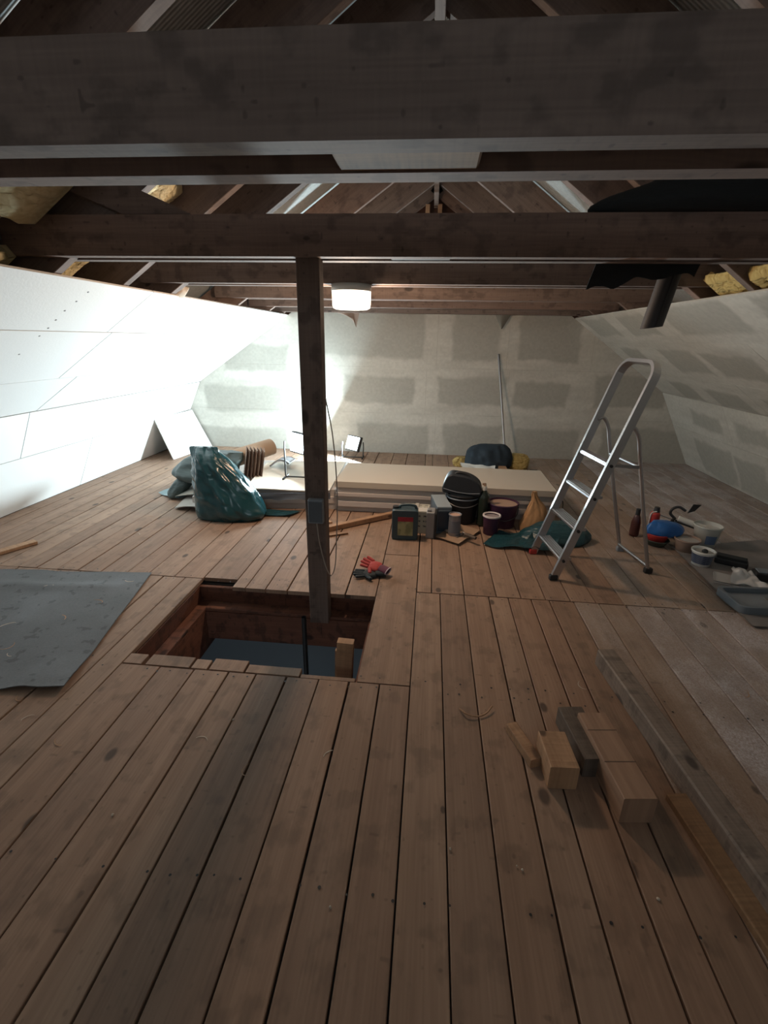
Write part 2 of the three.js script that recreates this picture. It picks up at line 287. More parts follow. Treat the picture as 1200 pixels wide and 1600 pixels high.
// left and right: rows of boards in the sloping plane; s = distance up the slope
function slopeWall(name, side, rows, mats) {
  const g = struct(name);
  for (const [base, d, s0, s1, seams] of rows) {
    for (let i = 0; i + 1 < seams.length; i++) {
      const z0 = seams[i], z1 = seams[i + 1], gap = side < 0 ? 0.008 : 0.0035;
      const q = new THREE.BoxGeometry(s1 - s0 - gap, panelT, z0 - z1 - gap), uv = q.attributes.uv, p = q.attributes.position;
      for (let k = 0; k < p.count; k++) uv.setXY(k, -((z0 + z1) / 2 + p.getZ(k)), (s0 + s1) / 2 + p.getX(k));
      const o = obj('plasterboard_panel', q, mats(base), g), nx = side * d[1], ny = -side * d[0] * -1;
      const out = new THREE.Vector3(-d[1], d[0], 0); if (out.x * side < 0) out.negate();
      const s = (s0 + s1) / 2, off = panelT / 2 + (R() - 0.5) * 0.0015;
      o.position.set(base[0] + d[0] * s + out.x * off, base[1] + d[1] * s + out.y * off, (z0 + z1) / 2); o.rotation.z = Math.atan2(d[1], d[0]);
      if (side > 0) { const a = Math.atan2(d[1], d[0]); o.rotation.z = a; }
    }
  }
  return g;
}
const wl = slopeWall('wall_left', -1, [
  [LK, dLU, 0.0, 0.5, [ZF, 1.2, -1.2, -3.63, -6.03, ZB]], [LK, dLU, 0.5, 1.09, [ZF, 1.4, -1.0, -3.43, -5.84, ZB]], [LK, dLU, 1.09, 1.56, [ZF, 1.43, -0.96, -3.37, -5.8, ZB]],
  [LB, dLL, 0.0, 0.565, [ZF, 0.35, -2.05, -4.47, ZB]], [LB, dLL, 0.565, 0.995, [ZF, 1.25, -1.15, -3.57, -5.98, ZB]]], () => M.white);
{ // screw heads along a rafter line
  const g = []; for (const [s, z] of [[1.47, -2.8], [1.38, -2.79], [1.29, -2.78], [1.2, -2.79], [1.12, -2.8], [1.04, -2.8], [0.85, -2.8], [0.6, -2.82]]) { const c = new THREE.CylinderGeometry(0.006, 0.006, 0.003, 8); c.rotateZ(Math.atan2(dLU[1], dLU[0])); c.translate(LK[0] + dLU[0] * s, LK[1] + dLU[1] * s, z); g.push(c); }
  const m = obj('screw_heads', g, M.steel, wl); m.userData.kind = 'stuff';
}
const upTex = compoundTex(7, 1.6, 2048, 512, [[5.6, 6.35, 1.13, 1.42], [4.66, 5.3, 1.13, 1.42], [3.4, 4.3, 1.13, 1.45], [5.68, 6.15, 0.6, 0.9], [4.55, 5.2, 0.55, 0.9], [3.78, 4.42, 0.57, 0.87], [2.7, 3.5, 0.57, 0.9], [5.45, 5.9, 0.03, 0.31], [4.6, 5.17, 0.0, 0.26], [3.6, 4.3, 0.0, 0.3], [2.4, 3.3, 0.0, 0.3], [2.2, 3.1, 1.1, 1.45]], BOARD, FILL, 201);
const loTex = compoundTex(7, 1.1, 2048, 384, [[5.36, 5.92, 0.69, 0.88], [4.6, 5.08, 0.69, 0.88], [3.7, 4.35, 0.68, 0.9], [2.7, 3.4, 0.68, 0.9], [5.32, 6.03, 0.04, 0.49], [4.75, 5.28, 0.02, 0.45], [3.6, 4.6, 0.0, 0.43], [2.4, 3.4, 0.0, 0.43]], BOARD, FILL, 221);
M.rightUp = std({ map: upTex, roughness: 0.9 }); M.rightLo = std({ map: loTex, roughness: 0.9 });
slopeWall('wall_right', 1, [
  [RK, dRU, 0.0, 0.45, [ZF, 0.9, -1.6, -4.43, ZB]], [RK, dRU, 0.45, 1.02, [ZF, 1.3, -1.1, -3.62, -5.4, ZB]], [RK, dRU, 1.02, 1.48, [ZF, 0.8, -1.8, -4.45, ZB]],
  [RB, dRL, 0.0, 0.58, [ZF, 0.6, -1.9, -4.68, ZB]], [RB, dRL, 0.58, 1.04, [ZF, 1.1, -1.3, -3.55, -5.2, ZB]]], b => b === RK ? M.rightUp : M.rightLo);
// back wall boards, clipped to the attic section
function clip(poly, section) {
  let out = poly; const n = section.length;
  for (let i = 0; i < n; i++) { const a = section[i], b = section[(i + 1) % n], ins = p => (b[0] - a[0]) * (p[1] - a[1]) - (b[1] - a[1]) * (p[0] - a[0]) >= -1e-9, res = [];
    for (let k = 0; k < out.length; k++) { const p = out[k], q = out[(k + 1) % out.length], ip = ins(p), iq = ins(q); if (ip) res.push(p); if (ip !== iq) { const d1 = (b[0] - a[0]) * (p[1] - a[1]) - (b[1] - a[1]) * (p[0] - a[0]), d2 = (b[0] - a[0]) * (q[1] - a[1]) - (b[1] - a[1]) * (q[0] - a[0]), t = d1 / (d1 - d2); res.push([lerp(p[0], q[0], t), lerp(p[1], q[1], t)]); } } out = res; }
  return out;
}
const SECTION = [LB, RB, RK, APEX, LK];
const shapeOf = p => { const s = new THREE.Shape(); p.forEach((q, i) => i ? s.lineTo(q[0], q[1]) : s.moveTo(q[0], q[1])); s.closePath(); return s; };
{
  const g = struct('wall_back');
  const fx = r => [r[0] + 3.7, r[1] + 3.7, r[2], r[3]];
  const bt = compoundTex(7.4, 2, 2048, 640, [[-1.55, -0.13, 1.27, 1.9], [0.26, 0.82, 1.27, 1.9], [1.08, 1.85, 1.27, 1.9], [-2.8, -1.93, 1.08, 1.4], [-1.15, -0.24, 0.67, 1.03], [0.11, 0.93, 0.69, 1.04], [1.06, 1.74, 0.68, 1.0], [2.1, 3.0, 0.7, 1.12], [-3.12, -1.96, 0.52, 0.87], [-1.01, -0.04, -0.1, 0.4], [0.19, 1.0, -0.1, 0.42], [1.17, 1.95, -0.1, 0.4], [2.26, 3.5, -0.1, 0.44], [-3.6, -2.0, -0.1, 0.3]].map(fx), BOARD, FILL, 241);
  const m = std({ map: bt, roughness: 0.9 });
  const rows = [[0, 0.55, [-3.7, -1.5, 0.08, 1.08, 2.1, 3.6]], [0.55, 1.15, [-3.7, -1.55, -0.07, 1.0, 1.9, 3.6]], [1.15, 1.84, [-3.7, -1.75, 0.05, 0.95, 2.0, 3.6]]];
  for (const [y0, y1, xs] of rows) for (let i = 0; i + 1 < xs.length; i++) {
    const e = 0.0006, poly = clip([[xs[i] + e, y0 + e], [xs[i + 1] - e, y0 + e], [xs[i + 1] - e, y1 - e], [xs[i] + e, y1 - e]], SECTION); if (poly.length < 3) continue;
    const q = new THREE.ExtrudeGeometry(shapeOf(poly), { depth: panelT, bevelEnabled: false }), uv = q.attributes.uv, p = q.attributes.position;
    for (let k = 0; k < p.count; k++) uv.setXY(k, p.getX(k) + 3.7, p.getY(k));
    const o = obj('plasterboard_panel', q, m, g); o.position.z = ZB - panelT;
  }
  // gable masonry behind and above the boards
  const gm = std({ map: makeTex(512, 512, 2, 2, (x, y) => { const n = fbm2(x * 6, y * 6, 301, 4, 12, 12); return mix3([0.36, 0.25, 0.2], [0.24, 0.15, 0.12], n); }), roughness: 0.95 });
  const G = new THREE.ExtrudeGeometry(shapeOf([[-5.2, -0.16], [5.2, -0.16], [5.2, 0.3], [-0.044, 3.8], [-5.2, 0.3]]), { depth: 0.2, bevelEnabled: false }); const o = obj('gable_masonry', G, gm, g); o.position.z = ZB - 0.24;
}
{ // wall behind the camera
  const g = struct('wall_front'), m = std({ map: makeTex(256, 256, 2, 2, (x, y) => { const n = fbm2(x * 6, y * 6, 305, 4, 12, 12); return mix3([0.82, 0.8, 0.77], [0.74, 0.72, 0.69], n); }), roughness: 0.95 });
  const sh = shapeOf([[-5.2, -0.16], [5.2, -0.16], [5.2, 0.3], [-0.044, 3.8], [-5.2, 0.3]]), wx = 0.5, hole = new THREE.Path(); hole.moveTo(-wx, 2.02); hole.lineTo(wx, 2.02); hole.lineTo(wx, 2.56); hole.lineTo(-wx, 2.56); hole.closePath(); sh.holes.push(hole);
  obj('gable_masonry', new THREE.ExtrudeGeometry(sh, { depth: 0.2, bevelEnabled: false }), m, g).position.z = ZF;
  const w = struct('window_1'), fr = (x, y, sx, sy) => { const o = obj('window_frame', new THREE.BoxGeometry(sx, sy, 0.07), M.raw[1], w); o.position.set(x, y, ZF + 0.06); };
  fr(0, 2.045, 1.0, 0.05); fr(0, 2.535, 1.0, 0.05); fr(-0.475, 2.29, 0.05, 0.44); fr(0.475, 2.29, 0.05, 0.44);
  const pane = obj('pane', new THREE.BoxGeometry(0.9, 0.44, 0.006), new THREE.MeshPhysicalMaterial({ color: 0xffffff, transmission: 1, thickness: 0, roughness: 0.05 }), w); pane.position.set(0, 2.29, ZF + 0.07);
  const L = new THREE.RectAreaLight(new THREE.Color(0.85, 0.93, 1.0), DAYLIGHT, 0.9, 0.44); L.position.set(0, 2.29, ZF + 0.02); L.name = 'window_daylight'; w.add(L);      // daylight of the small gable window behind the camera
}
// roof underlay: ribbed pale sheet outside the rafters
{
  const ribs = makeTex(512, 512, 0.4, 0.4, (x, y) => { const v = 0.5 + 0.5 * Math.sin((x) / 0.4 * Math.PI * 2 * 20), n = noise2(x * 60, y * 60, 311); return mix3([0.62, 0.63, 0.62], [0.8, 0.81, 0.8], v * 0.7 + n * 0.3); });
  const ribB = makeTex(256, 256, 0.4, 0.4, (x) => { const v = 0.5 + 0.5 * Math.sin(x / 0.4 * Math.PI * 2 * 20); return [v, v, v]; }, false);
  const m = std({ map: ribs, bumpMap: ribB, bumpScale: 0.003, roughness: 0.6 });
  for (const [n, K, d, L, side] of [['roof_left', LK, dLU, lenLU, -1], ['roof_right', RK, dRU, lenRU, 1]]) {
    const g = struct(n), s0 = -1.72, s1 = L + 0.26, q = new THREE.BoxGeometry(s1 - s0, 0.02, ZF - ZB + 0.4), uv = q.attributes.uv, p = q.attributes.position;
    for (let k = 0; k < p.count; k++) uv.setXY(k, p.getZ(k), p.getX(k));
    const o = obj('underlay', q, m, g), s = (s0 + s1) / 2, out = new THREE.Vector3(-d[1], d[0], 0); if (out.x * side < 0) out.negate();
    o.position.set(K[0] + d[0] * s + out.x * 0.31, K[1] + d[1] * s + out.y * 0.31, (ZF + ZB) / 2); o.rotation.z = Math.atan2(d[1], d[0]);
  }
}

// ---------------------------------------------------------------- roof trusses: a rafter pair held between double collar beams
const TR = [
  [1.2, 0.07, 0.12, 1.85, 'roof truss behind the camera position, dark collar beams'],
  [-1.2, 0.07, 0.12, 1.85, 'nearest and largest roof truss, across the top, with a pale spacer block'],
  [-2.51, 0.06, 0.06, 1.85, 'second dark roof truss from the front, resting on the square timber post'],
  [-3.66, 0.06, 0.08, 1.85, 'third dark roof truss, with the round lit lamp screwed under its collar beams'],
  [-4.9, 0.05, 0.05, 1.845, 'fourth dark roof truss, just behind the one carrying the lamp'],
  [-5.85, 0.05, 0.05, 1.83, 'fifth dark roof truss, second from the filled back wall'],
  [-6.4, 0.05, 0.05, 1.80, 'last dark roof truss, tight against the filled back wall'],
];
TR.forEach(([zc, cw, gap, yb, label], i) => {
  if (i === 0) return;
  const t = thing('roof_truss', label, 'roof truss', [0, 0, zc]), bh = i === 1 ? 0.17 : 0.172;
  const topIn = y => [LK[0] + (y - LK[1]) / dLU[1] * dLU[0], RK[0] + (y - RK[1]) / dRU[1] * dRU[0]];
  let [xl, xr] = topIn(yb + 0.02); xl -= 0.3; xr += 0.3;
  for (const s of [1, -1]) { const o = obj('collar_beam', beam(xr - xl + 0.1, bh, cw, 0.002, 'z'), M.beams[(i + (s > 0 ? 0 : 1)) % 3], t); const g = uvBox(o.geometry, 'x', i * 1.7 + s, i * 2.3); o.geometry = g; o.position.set((xl + xr) / 2, yb + bh / 2, s * (gap / 2 + cw / 2)); o.rotation.z = (R() - 0.5) * 0.002; }
  for (const [K, d, L, sg] of [[LK, dLU, lenLU, -1], [RK, dRU, lenRU, 1]]) {
    const q = beam(0.26, gap - 0.004, L + 0.36, 0.003, 'z'); q.rotateY(Math.PI / 2); // now long axis x, 0.15 in z
    q.rotateX(Math.PI / 2);                                                          // 0.15 upright
    const o = obj('rafter', q, M.beams[(i + 1 + (sg > 0 ? 1 : 0)) % 3], t), s = (L - 0.16) / 2, out = new THREE.Vector3(-d[1], d[0], 0); if (out.x * sg < 0) out.negate();
    o.position.set(K[0] + d[0] * s + out.x * 0.148, K[1] + d[1] * s + out.y * 0.148, 0); o.rotation.z = Math.atan2(d[1], d[0]);
  }
  if (i === 1) { const o = obj('spacer_block', uvBox(beam(0.31, 0.12, 0.112, 0.006, 'z'), 'x', 3, 4), M.dullPlank, t); o.position.set(-0.075, yb + 0.064, 0); o.userData.label = 'worn pale spacer block'; }
  if (i === 2) { const o = obj('spacer_block', uvBox(beam(0.28, 0.1, gap, 0.004, 'z'), 'x', 1, 2), M.greyWood[0], t); o.position.set(-0.08, yb + 0.053, 0); }
  if (i === 6) { for (const x of [-0.14, 0.0]) { const o = obj('king_post', beam(0.05, 0.05, 1.0, 0.003, 'y'), M.raw[0], t); o.position.set(x, 2.45, 0.06); } }
});
// plain rafter couples between the first trusses
[[-1.86, 'plain rafter couple between the first and second roof truss, without collar beams'], [-3.08, 'plain rafter couple between the second and third roof truss, without collar beams']].forEach(([zc, label], i) => {
  const t = thing('rafter_couple', label, 'rafters', [0, 0, zc]);
  for (const [K, d, L, sg] of [[LK, dLU, lenLU, -1], [RK, dRU, lenRU, 1]]) {
    const q = beam(0.26, 0.06, L + 0.36, 0.003, 'z'); q.rotateY(Math.PI / 2); q.rotateX(Math.PI / 2);
    const o = obj('rafter', q, M.beams[i], t), s = (L - 0.16) / 2, out = new THREE.Vector3(-d[1], d[0], 0); if (out.x * sg < 0) out.negate();
    o.position.set(K[0] + d[0] * s + out.x * 0.148, K[1] + d[1] * s + out.y * 0.148, 0); o.rotation.z = Math.atan2(d[1], d[0]);
  }
});
{ // ridge board
  const o = tag(obj('ridge_board', uvBox(beam(0.05, 0.16, 8.6, 0.003), 'z', 5, 2), M.beams[0]), 'long ridge board joining the tops of all the rafters', 'ridge board'); o.position.set(APEX[0], APEX[1] + 0.0, -2.15);
}
// diagonal brace nailed from a rafter to the second truss
tag(obj('diagonal_brace', uvBox((() => { const g = new THREE.ExtrudeGeometry(shapeOf([[-1.47, 2.025], [-1.14, 2.025], [-1.6, 2.215], [-1.96, 2.215]]), { depth: 0.05, bevelEnabled: false }); return g; })(), 'x', 3, 1), M.beams[1]), 'dark diagonal brace board at upper left, standing on the second truss', 'brace').position.z = -2.478;

// ---------------------------------------------------------------- square post and its socket
{
  const t = thing('support_post', 'dark square timber post standing at the stair opening and carrying the roof beams', 'post', [-0.61, 0, -2.505], 0.02);
  const o = obj('post_shaft', beam(0.112, 0.1, 1.85 + 0.135, 0.004, 'y'), M.beams[1], t); o.position.set(0, (1.85 - 0.135) / 2, 0);
  const s = thing('junction_box', 'small grey junction box screwed to the square timber post', 'junction box', [-0.6, 0.53, -2.452], 0.02);
  const b = obj('box_body', rbox(0.085, 0.14, 0.04, 0.008), M.greyPlastic, s); b.position.set(0, 0, 0.022);
  const c = obj('box_lid', rbox(0.074, 0.118, 0.008, 0.003), col(0.1, 0.12, 0.14, { roughness: 0.5 }), s); c.position.set(0, 0.011, 0.043);
  const k = tag(obj('hanging_cable', tube([[-0.6, 0.525, -2.44], [-0.585, 0.42, -2.425], [-0.545, 0.25, -2.42], [-0.523, 0.2, -2.44], [-0.508, 0.24, -2.46], [-0.5, 0.42, -2.49], [-0.497, 0.66, -2.52], [-0.52, 1.0, -2.535], [-0.553, 1.2, -2.53]], 0.0035, 60, 6), col(0.35, 0.3, 0.26)), 'thin pale cable hanging in a loop beside the square post', 'cable');
}

// ---------------------------------------------------------------- ceiling lamp
{
  const t = thing('ceiling_lamp', 'round lit drum lamp glowing warm white under the third truss', 'ceiling lamp', [-0.585, 1.69, -3.6]);
  const glow = new THREE.MeshStandardMaterial({ color: 0xfff2e4, emissive: new THREE.Color(1.0, 0.84, 0.66), emissiveIntensity: 3.2, roughness: 0.4 });
  obj('lamp_drum', lathe([[0.001, 0], [0.11, 0], [0.128, 0.008], [0.134, 0.03], [0.136, 0.115]], 48), glow, t);
  obj('lamp_base', lathe([[0.136, 0.115], [0.14, 0.12], [0.14, 0.158], [0.001, 0.158]], 48), M.whitePlastic, t);
  const L = new THREE.PointLight(WARM, CEILING_LAMP, 0, 2); L.position.set(0, 0.05, 0); L.castShadow = true; L.shadow.radius = 4; t.add(L);
}

// ---------------------------------------------------------------- floodlights on the floor and on the left stack
function workLight(label, pos, dir, w, h, power, stand) {
  const t = thing('work_light', label, 'work light', pos);
  const head = new THREE.Group(); head.name = 'lamp_head'; t.add(head); head.position.y = stand; head.lookAt(pos[0] + dir[0], pos[1] + stand + dir[1], pos[2] + dir[2]);
  obj('housing', rbox(w + 0.03, h + 0.03, 0.045, 0.008, -(h + 0.03) / 2), M.black, head).position.z = -0.026;
  const e = new THREE.MeshStandardMaterial({ color: 0xffffff, emissive: COOL, emissiveIntensity: 14 });
  obj('led_panel', new THREE.BoxGeometry(w, h, 0.006), e, head).position.z = 0.0;
  const f = []; for (let i = 0; i < 6; i++) { const b = new THREE.BoxGeometry(0.006, h, 0.03); b.translate(-w / 2 + 0.02 + i * (w - 0.04) / 5, 0, -0.06); f.push(b); } obj('cooling_fins', f, M.black, head);
  obj('bracket', [tube([[-w / 2 - 0.03, 0.01, -0.02], [-w / 2 - 0.035, -0.06, -0.02], [-w / 2 - 0.03, -stand + 0.012, 0.0], [w / 2 + 0.03, -stand + 0.012, 0.0], [w / 2 + 0.035, -0.06, -0.02], [w / 2 + 0.03, 0.01, -0.02]], 0.008, 40, 6, false)].map(g => g), M.black, t).position.y = stand;
  for (const k of [-1, 1]) obj('foot_bar', tube([[k * (w / 2 + 0.03), 0.01, -0.09], [k * (w / 2 + 0.03), 0.01, 0.09]], 0.009, 2, 8), M.black, t);
  const L = new THREE.RectAreaLight(COOL, power, w, h); L.position.z = 0.006; L.rotation.y = Math.PI; head.add(L);   // shines along the head's +z
  return t;
}
workLight('dazzling square work light standing on the left board stack beside the post', [-1.235, 0.215, -4.36], [-0.6, 0.16, 0.72], 0.2, 0.17, WORK_LIGHT_A, 0.345);
workLight('second work light on the floor behind the post, right against the back wall', [-1.0, 0.0, -6.16], [-0.62, 0.36, 0.75], 0.22, 0.17, WORK_LIGHT_B, 0.2);
tag(obj('extension_cable', tube([[-1.05, 0.006, -5.95], [-0.95, 0.008, -5.6], [-1.02, 0.006, -5.2], [-0.93, 0.006, -4.9], [-0.9, 0.007, -4.5], [-0.97, 0.006, -4.3], [-0.9, 0.006, -4.1]], 0.006, 60, 6), M.black), 'black extension cable lying in the gap between the two board stacks', 'cable');

// ---------------------------------------------------------------- stacks of boards
function boardStack(name, label, x0, x1, z0, z1, layers, mat, group) { // every board a thing of its own; corners skewed a little
  let y = 0.0;
  layers.forEach(([th, dx, dz, rot, lab, m, short], i) => {
    const o = obj(name, uvBox(beam(x1 - x0 - (short || 0), th - 0.001, z0 - z1, 0.003, 'z'), 'z', i, i), m || mat);
    o.position.set((x0 + x1) / 2 + dx, y + th / 2 + 0.0005, (z0 + z1) / 2 + dz); o.rotation.y = rot; y += th;
    tag(o, lab, 'board', group);
  });
  return y;
}
const stackMat = col(0.47, 0.43, 0.4, { roughness: 0.9, bumpMap: fineBump, bumpScale: 0.0006 }), stackTop = col(0.5, 0.45, 0.38, { roughness: 0.85 }), stackPale = col(0.55, 0.5, 0.47, { roughness: 0.9 });
// right stack: thick insulation boards
boardStack('insulation_board', '', -0.81, 1.14, -4.06, -4.76, [
  [0.055, 0.01, -0.03, -0.004, 'bottom board of the long right stack, lying on the floor', stackMat],
  [0.048, 0.0, -0.005, 0.006, 'second board from the bottom of the long right stack', stackPale],
  [0.05, 0.012, -0.026, -0.008, 'third board from the bottom of the long right stack', stackMat],
  [0.03, -0.004, 0.0, 0.004, 'fourth board up, a thin pale one in the long right stack', stackPale],
  [0.052, 0.01, -0.02, 0.008, 'fifth board up in the long right stack, below the top board', stackMat],
  [0.054, -0.012, 0.006, -0.006, 'topmost board of the long right stack, with the broad bare beige face', stackTop]], stackMat, 'boards of the right stack');
// left stack
boardStack('insulation_board', '', -2.2, -0.86, -4.06, -5.15, [
  [0.06, 0.05, 0.0, 0.1, 'bottom board of the left stack, behind the teal bag', stackMat],
  [0.058, 0.0, 0.03, 0.13, 'second board up of the left stack, behind the teal bag', stackPale],
  [0.062, 0.03, -0.02, 0.11, 'third board of the left stack, just under the loose cardboard sheets', stackMat]], stackMat, 'boards of the left stack');
tag(obj('cardboard_sheet', sheet((u, v) => { const p = bil([-1.62, 0.186, -3.95], [-0.87, 0.19, -4.06], [-0.9, 0.19, -5.1], [-1.75, 0.19, -4.95], u, v); p[1] += 0.014 + 0.012 * Math.sin(u * 5 + 1) * (1 - v) + 0.006 * noise2(u * 4, v * 4, 4); return p; }, 24, 20, 0.007), col(0.62, 0.56, 0.47, { roughness: 0.9 })), 'large pale cardboard sheet covering the top of the left stack', 'cardboard');
tag(obj('dark_foil', sheet((u, v) => { const x = lerp(-1.5, -0.86, u); const z0 = lerp(-3.945, -4.045, u); return [x, 0.186 - v * (0.055 + 0.02 * noise2(u * 7, 2, 3)), z0 + 0.012 + 0.008 * Math.sin(u * 9 + v * 3) * v]; }, 30, 6, 0.003), col(0.11, 0.13, 0.16, { roughness: 0.5 })), 'dark blue grey foil edge hanging over the front of the left stack', 'foil');
tag(obj('cardboard_flap', sheet((u, v) => { const p = bil([-2.47, 0.012, -4.18], [-1.95, 0.135, -3.93], [-1.98, 0.15, -4.35], [-2.4, 0.08, -4.52], u, v); p[1] += 0.02 * Math.sin(u * 3.1) + 0.012 * noise2(u * 3, v * 3, 8); return p; }, 20, 12, 0.006), col(0.36, 0.35, 0.31, { roughness: 0.9 })), 'bent grey brown cardboard flap sticking out left of the teal bag', 'cardboard');
tag(obj('lower_card', sheet((u, v) => { const p = bil([-2.28, 0.01, -3.9], [-1.86, 0.012, -3.78], [-1.9, 0.05, -4.1], [-2.3, 0.03, -4.2], u, v); p[1] += 0.045 * Math.sin(u * 3) * (1 - v * 0.4) + 0.008 * noise2(u * 5, v * 4, 9); return p; }, 20, 10, 0.006), col(0.42, 0.38, 0.34, { roughness: 0.9 })), 'crumpled grey card on the floor under the left edge of the teal bag', 'cardboard');
tag(obj('teal_film_scrap', sheet((u, v) => { const p = bil([-2.66, 0.006, -4.3], [-2.36, 0.008, -4.12], [-2.28, 0.05, -4.42], [-2.5, 0.02, -4.6], u, v); p[1] += 0.03 * noise2(u * 4, v * 4, 12); return p; }, 16, 12, 0.003), phys(0.16, 0.25, 0.27, { roughness: 0.45 })), 'pale blue green film scrap on the floor at the far left of the left stack', 'plastic film');
tag(obj('film_tail', sheet((u, v) => { const p = bil([-1.5, 0.006, -3.84], [-1.18, 0.006, -3.86], [-1.12, 0.006, -4.0], [-1.45, 0.01, -4.0], u, v); p[1] += 0.022 * noise2(u * 5, v * 4, 15) * (1 - v * 0.5); p[2] += 0.02 * noise2(u * 6, 1, 16); return p; }, 18, 8, 0.003), M.tealDark), 'flat dark film tail on the floor right of the teal bag', 'plastic film');
// teal rubbish bag
tag(obj('rubbish_bag', sack([[0.0, -1.66, -3.84, 0.27, 0.13], [0.06, -1.64, -3.85, 0.31, 0.17], [0.18, -1.67, -3.87, 0.275, 0.18], [0.3, -1.715, -3.88, 0.235, 0.165], [0.42, -1.765, -3.88, 0.185, 0.14], [0.5, -1.8, -3.88, 0.15, 0.11], [0.555, -1.83, -3.88, 0.125, 0.075], [0.59, -1.85, -3.885, 0.115, 0.04], [0.615, -1.862, -3.89, 0.1, 0.018]], { nt: 96, nh: 64, amp: 0.024, folds: 7, seed: 3, top: 0.9 }), M.teal), 'full teal plastic rubbish bag standing in front of the left stack', 'rubbish bag').position.set(-0.05, 0, 0.06);
tag(obj('dark_bag', sack([[0.19, -2.1, -4.3, 0.3, 0.18], [0.24, -2.12, -4.3, 0.33, 0.2], [0.32, -2.1, -4.32, 0.3, 0.18], [0.4, -2.02, -4.33, 0.24, 0.14], [0.455, -1.95, -4.34, 0.13, 0.06]], { nt: 40, nh: 26, amp: 0.05, folds: 4, seed: 8, top: 0.5 }), M.darkBag), 'crumpled dark grey bag lying on the left stack behind the teal bag', 'bag');
tag(obj('fallen_bag_corner', sack([[0.02, -2.44, -4.2, 0.05, 0.05], [0.06, -2.42, -4.22, 0.08, 0.07], [0.12, -2.38, -4.24, 0.09, 0.08], [0.19, -2.33, -4.26, 0.08, 0.06], [0.23, -2.28, -4.28, 0.04, 0.03]], { nt: 40, nh: 24, amp: 0.012, folds: 5, seed: 18 }), M.darkBag), 'small dark grey bag end drooping off the left side of the left stack', 'bag');
// rolled and folded brown board on top
{
  const roll = sheet((u, v) => { const a = u * Math.PI * 3.1 + 0.4, r = 0.078 + u * 0.012; const x = Math.cos(a) * r, y = Math.sin(a) * r; return [x, y, (v - 0.5) * 0.5]; }, 60, 4, 0.004);
  tag(obj('cardboard_roll', between(roll, [-1.93, 0.355, -4.42], [-1.66, 0.4, -4.86]), M.card), 'rolled sheet of brown cardboard lying on top of the left stack', 'cardboard roll');
  const N = 11, fold = sheet((u, v) => { const k = u * N, i = Math.floor(k), f = k - i, zz = (i % 2 ? 1 - f : f); return [(v - 0.5) * 0.26, 0.0 + u * 0.16, (zz - 0.5) * 0.12 * (1 + 0.1 * Math.sin(i))]; }, N * 6, 2, 0.003);
  const q = tag(obj('folded_cardboard', fold, col(0.3, 0.2, 0.15, { roughness: 0.85 })), 'zigzag folded brown cardboard stack between the cardboard roll and the work light', 'cardboard'); q.position.set(-1.6, 0.325, -4.42); q.rotation.set(0.15, 0.5, 1.35); q.scale.setScalar(1.15);
  const ins = tag(obj('grey_pad', sheet((u, v) => [lerp(-1.62, -1.42, u), 0.238 + 0.07 * Math.sin(u * 2.6) * (1 - 0.3 * v), lerp(-4.66, -4.9, v)], 12, 6, 0.02), col(0.3, 0.31, 0.33)), 'small bent grey pad on the left stack next to the work light', 'pad');
}
// sheet leaning on the left wall
{
  const A = [-3.23, 0.004, -5.66], B = [-3.1, 0.004, -6.5], C = [-3.345, 0.512, -6.51], D = [-3.375, 0.52, -5.6];
  tag(obj('leaning_board', sheet((u, v) => bil(A, B, C, D, u, v), 6, 6, 0.0125), M.white), 'white plasterboard offcut leaning against the left wall in the far corner', 'plasterboard');
}

// ---------------------------------------------------------------- builders' things in the middle
{ // canister
  const t = thing('canister', 'dark blue green plastic canister with a red and olive label, on the floor', 'canister', [-0.155, 0, -3.54], 0.03);
  const s = new THREE.Shape(), w = 0.095, h = 0.235; s.moveTo(-w + 0.015, 0); s.lineTo(w - 0.015, 0); s.quadraticCurveTo(w, 0, w, 0.015); s.lineTo(w, h - 0.02); s.quadraticCurveTo(w, h, w - 0.02, h); s.lineTo(-w + 0.02, h); s.quadraticCurveTo(-w, h, -w, h - 0.02); s.lineTo(-w, 0.015); s.quadraticCurveTo(-w, 0, -w + 0.015, 0);
  const g = new THREE.ExtrudeGeometry(s, { depth: 0.09, bevelEnabled: true, bevelSize: 0.008, bevelThickness: 0.012, bevelSegments: 3 }); g.translate(0, 0.008, -0.045);
  const dk = phys(0.03, 0.06, 0.075, { roughness: 0.4 });
  obj('canister_body', g, dk, t);
  obj('handle', tube([[-0.045, 0.238, 0], [-0.04, 0.268, 0], [-0.01, 0.277, 0], [0.05, 0.277, 0], [0.08, 0.268, 0], [0.085, 0.238, 0]], 0.011, 30, 8), dk, t);
  obj('screw_cap', [cyl(0.024, 0.026, 0.03, 0.236, 20)], M.black, t).position.x = -0.075;
  const lt = makeTex(128, 192, 0.12, 0.155, (x, y) => { if (y > 0.118) return mix3([0.6, 0.14, 0.2], [0.52, 0.1, 0.15], noise2(x * 90, y * 90, 3)); const n = fbm2(x * 25, y * 25, 5, 3); return mix3([0.62, 0.6, 0.44], [0.48, 0.48, 0.34], sstep(0.35, 0.6, n)); });
  const lg = new THREE.BoxGeometry(0.12, 0.155, 0.002); { const uv = lg.attributes.uv; for (let i = 0; i < uv.count; i++) uv.setXY(i, uv.getX(i) * 0.12, uv.getY(i) * 0.155); }
  const l = obj('label', lg, std({ map: lt, roughness: 0.6 }), t); l.position.set(0.004, 0.118, 0.0585); l.userData.label = 'label with red stripe over olive field';
}
